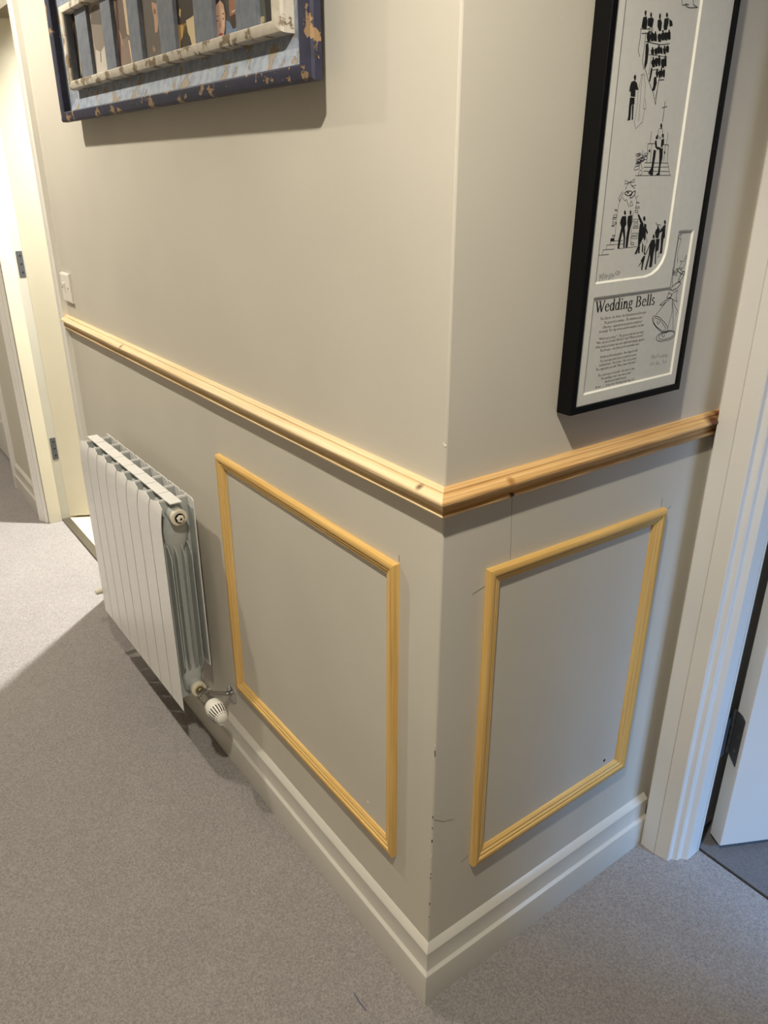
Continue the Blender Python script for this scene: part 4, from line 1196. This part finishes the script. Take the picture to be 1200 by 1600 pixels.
# title in a serif face drawn from bars and rings
def bar(x0, y0, x1, y1, t): return [(x0, y0), (x0 + t, y0), (x1 + t, y1), (x1, y1)]
def rc(x0, y0, x1, y1): return [(x0, y0), (x1, y0), (x1, y1), (x0, y1)]
def ring(cx, cy, rx, ry, ts, tt, a0=0, a1=360, n=20):
    out = []
    for i in range(n):
        q = []
        for k in (i, i + 1):
            th = R(a0 + (a1 - a0) * k / n)
            q.append((math.cos(th), math.sin(th)))
        (c0_, s0), (c1_, s1) = q
        out.append([(cx + rx * c0_, cy + ry * s0), (cx + rx * c1_, cy + ry * s1), (cx + (rx - ts) * c1_, cy + (ry - tt) * s1), (cx + (rx - ts) * c0_, cy + (ry - tt) * s0)])
    return out
GL = {
 'W': (.94, [bar(.29, 0, .07, .66, .10)[::1], bar(.29, 0, .47, .50, .05), bar(.60, 0, .38, .66, .10), bar(.61, 0, .83, .66, .055), rc(0, .64, .24, .66), rc(.32, .64, .55, .66), rc(.74, .64, .94, .66)]),
 'e': (.45, ring(.22, .22, .20, .235, .085, .045, 10, 325) + [rc(.07, .25, .41, .275)]),
 'd': (.50, ring(.21, .22, .19, .235, .085, .045) + [rc(.325, 0, .42, .68), rc(.26, .655, .41, .68), rc(.33, 0, .49, .035)]),
 'i': (.28, [rc(.085, 0, .18, .45), rc(.02, .425, .17, .45), rc(.01, 0, .26, .035)] + ring(.13, .60, .05, .05, .05, .05)),
 'n': (.50, [rc(.065, 0, .16, .45), rc(.01, .425, .15, .45), rc(.01, 0, .22, .035), rc(.325, 0, .42, .28), rc(.27, 0, .49, .035)] + ring(.265, .25, .145, .21, .085, .06, 0, 170)),
 'g': (.48, ring(.21, .30, .16, .16, .068, .045) + ring(.23, -.085, .21, .125, .06, .048) + [rc(.31, .40, .46, .44), bar(.08, .03, .13, .17, .04), rc(.10, .01, .36, .055)]),
 'B': (.65, [rc(.09, 0, .19, .66), rc(.01, .635, .30, .66), rc(.01, 0, .32, .035), rc(.19, .335, .32, .36)] + ring(.29, .497, .21, .163, .10, .045, -90, 90) + ring(.31, .18, .25, .18, .105, .045, -90, 90)),
 'l': (.26, [rc(.085, 0, .18, .68), rc(.02, .655, .17, .68), rc(.01, 0, .25, .035)]),
 's': (.38, ring(.18, .335, .135, .125, .07, .05, 35, 265) + ring(.19, .115, .155, .125, .07, .05, -155, 85)),
 ' ': (.24, [])}
title = 'Wedding Bells'
adv = sum(GL[c][0] for c in title)
ty0, ty1, tz = .2585, .4030, 1.2970
ks = (ty1 - ty0) / adv
kv = .0250
tg_ = G(); xx = 0; cnt = 0
for ch in title:
    a, polys = GL[ch]
    for dx in (0, .024):
        for pz in polys:
            cnt = (cnt + 1) % 12
            tg_.add([(XI + cnt * .000012, ty0 + (xx + px + dx) * ks, tz + py * kv) for px, py in pz], [list(range(len(pz)))])
    xx += a
tg_.make('title_lettering', 'ink0', wp)

POEM = [
 ('The Church - the Hotel - the Entertainment all booked', 0.2740, 0.3840, 1.2851), ('The guest list is written - The Invitations sent', 0.2840, 0.3755, 1.2783),
 ('Elaborate - expensive preparations completed', 0.2830, 0.3760, 1.2718), ("Eventually 'The' day arrives and the weather's set fair", 0.2750, 0.3830, 1.2658),
 ('"Which suit is mine?" - The groom asks the best man', 0.2760, 0.3840, 1.2548), ('"Who can tie a Double Windsor?" and "Where is my tie?"', 0.2710, 0.3860, 1.2493),
 ('While maids and ladies have hair styled and makeup applied', 0.2705, 0.3885, 1.2428), ('The Dresses - the bride and the inevitable tears', 0.2820, 0.3770, 1.2368),
 ('Family and friends gather - the chapel is full', 0.2840, 0.3750, 1.2268), ('The best man tells jokes to calm his nerves', 0.2850, 0.3740, 1.2203),
 ('Suddenly hear - She arrives - She looks perfect', 0.2840, 0.3750, 1.2143), ('The organ pipes up with "Here comes the bride" ...', 0.2770, 0.3800, 1.2083),
 ('The ceremony so beautiful - the tears in eyes', 0.2840, 0.3740, 1.1983), ('The wedding is over - the dance is had', 0.2920, 0.3650, 1.1923),
 ('Husband and wife forever', 0.3020, 0.3550, 1.1863), ('At last ........ At last the Wedding bells ring out!', 0.2800, 0.3765, 1.1803)]
pg = G()
for s, a, b, z in POEM:
    cu = bpy.data.curves.new('tmp', 'FONT')
    cu.body = s; cu.size = 1.0; cu.shear = .15; cu.resolution_u = 1
    ob = bpy.data.objects.new('tmp', cu); COL.objects.link(ob)
    me = bpy.data.meshes.new_from_object(ob.evaluated_get(bpy.context.evaluated_depsgraph_get()))
    xs = [v.co.x for v in me.vertices]
    x0, x1 = min(xs), max(xs)
    pg.add([(XI, a + (v.co.x - x0) / (x1 - x0) * (b - a), z + v.co.y * .0060) for v in me.vertices], [list(p.vertices) for p in me.polygons])
    bpy.data.objects.remove(ob); bpy.data.curves.remove(cu); bpy.data.meshes.remove(me)
pg.make('poem_lettering', 'ink0', wp)

# ---------------------------------------------------------------- ceiling downlights (their own light with them)
def downlight(x, y, energy, color=WARM, label='', size=R(150), z=CEIL, blend=.55):
    e = empty('ceiling_downlight', (x, y, z), label=label, cat='downlight', group='recessed ceiling downlights')
    G().lathe([(0, .030), (-.004, .030), (-.006, .042), (-.003, .046), (0, .046)], (x, y, z), (0, 0, 1), 28, False).make('bezel', 'white', e, None, 40)
    l = lamp('downlight_lamp', 'SPOT', (x, y, z - .012), energy, color, spot_size=size, spot_blend=blend, shadow_soft_size=.028)
    return e
for x, en, lb in ((-3.6, 60, 'recessed white ceiling downlight near the far closed door'), (-1.75, 82, 'recessed white ceiling downlight above the radiator'),
                  (.54, 118, 'recessed white ceiling downlight above the wall corner')):
    downlight(x, -.65, en, WARM, lb)
downlight(-2.36, .50, 460, (1.0, 1.0, .94), 'recessed white ceiling downlight inside the bright room', R(104), CEIL, .75)
# small blue pen mark on the carpet near the wall corner
MAT['pen'] = plain('blue_pen_stain', srgb(92, 94, 122), .9)
_f = bpy.data.objects['floor']
for a, b in (((-.081, -.119), (-.059, -.121)), ((-.059, -.121), (-.038, -.120))):
    a = Vector(a); b = Vector(b); t_ = (b - a).normalized(); n_ = Vector((-t_.y, t_.x)) * .0013
    G().add([(p.x, p.y, .0006) for p in (a + n_, a - n_, b - n_, b + n_)], [[0, 1, 2, 3]]).make('carpet_mark', 'pen', _f)
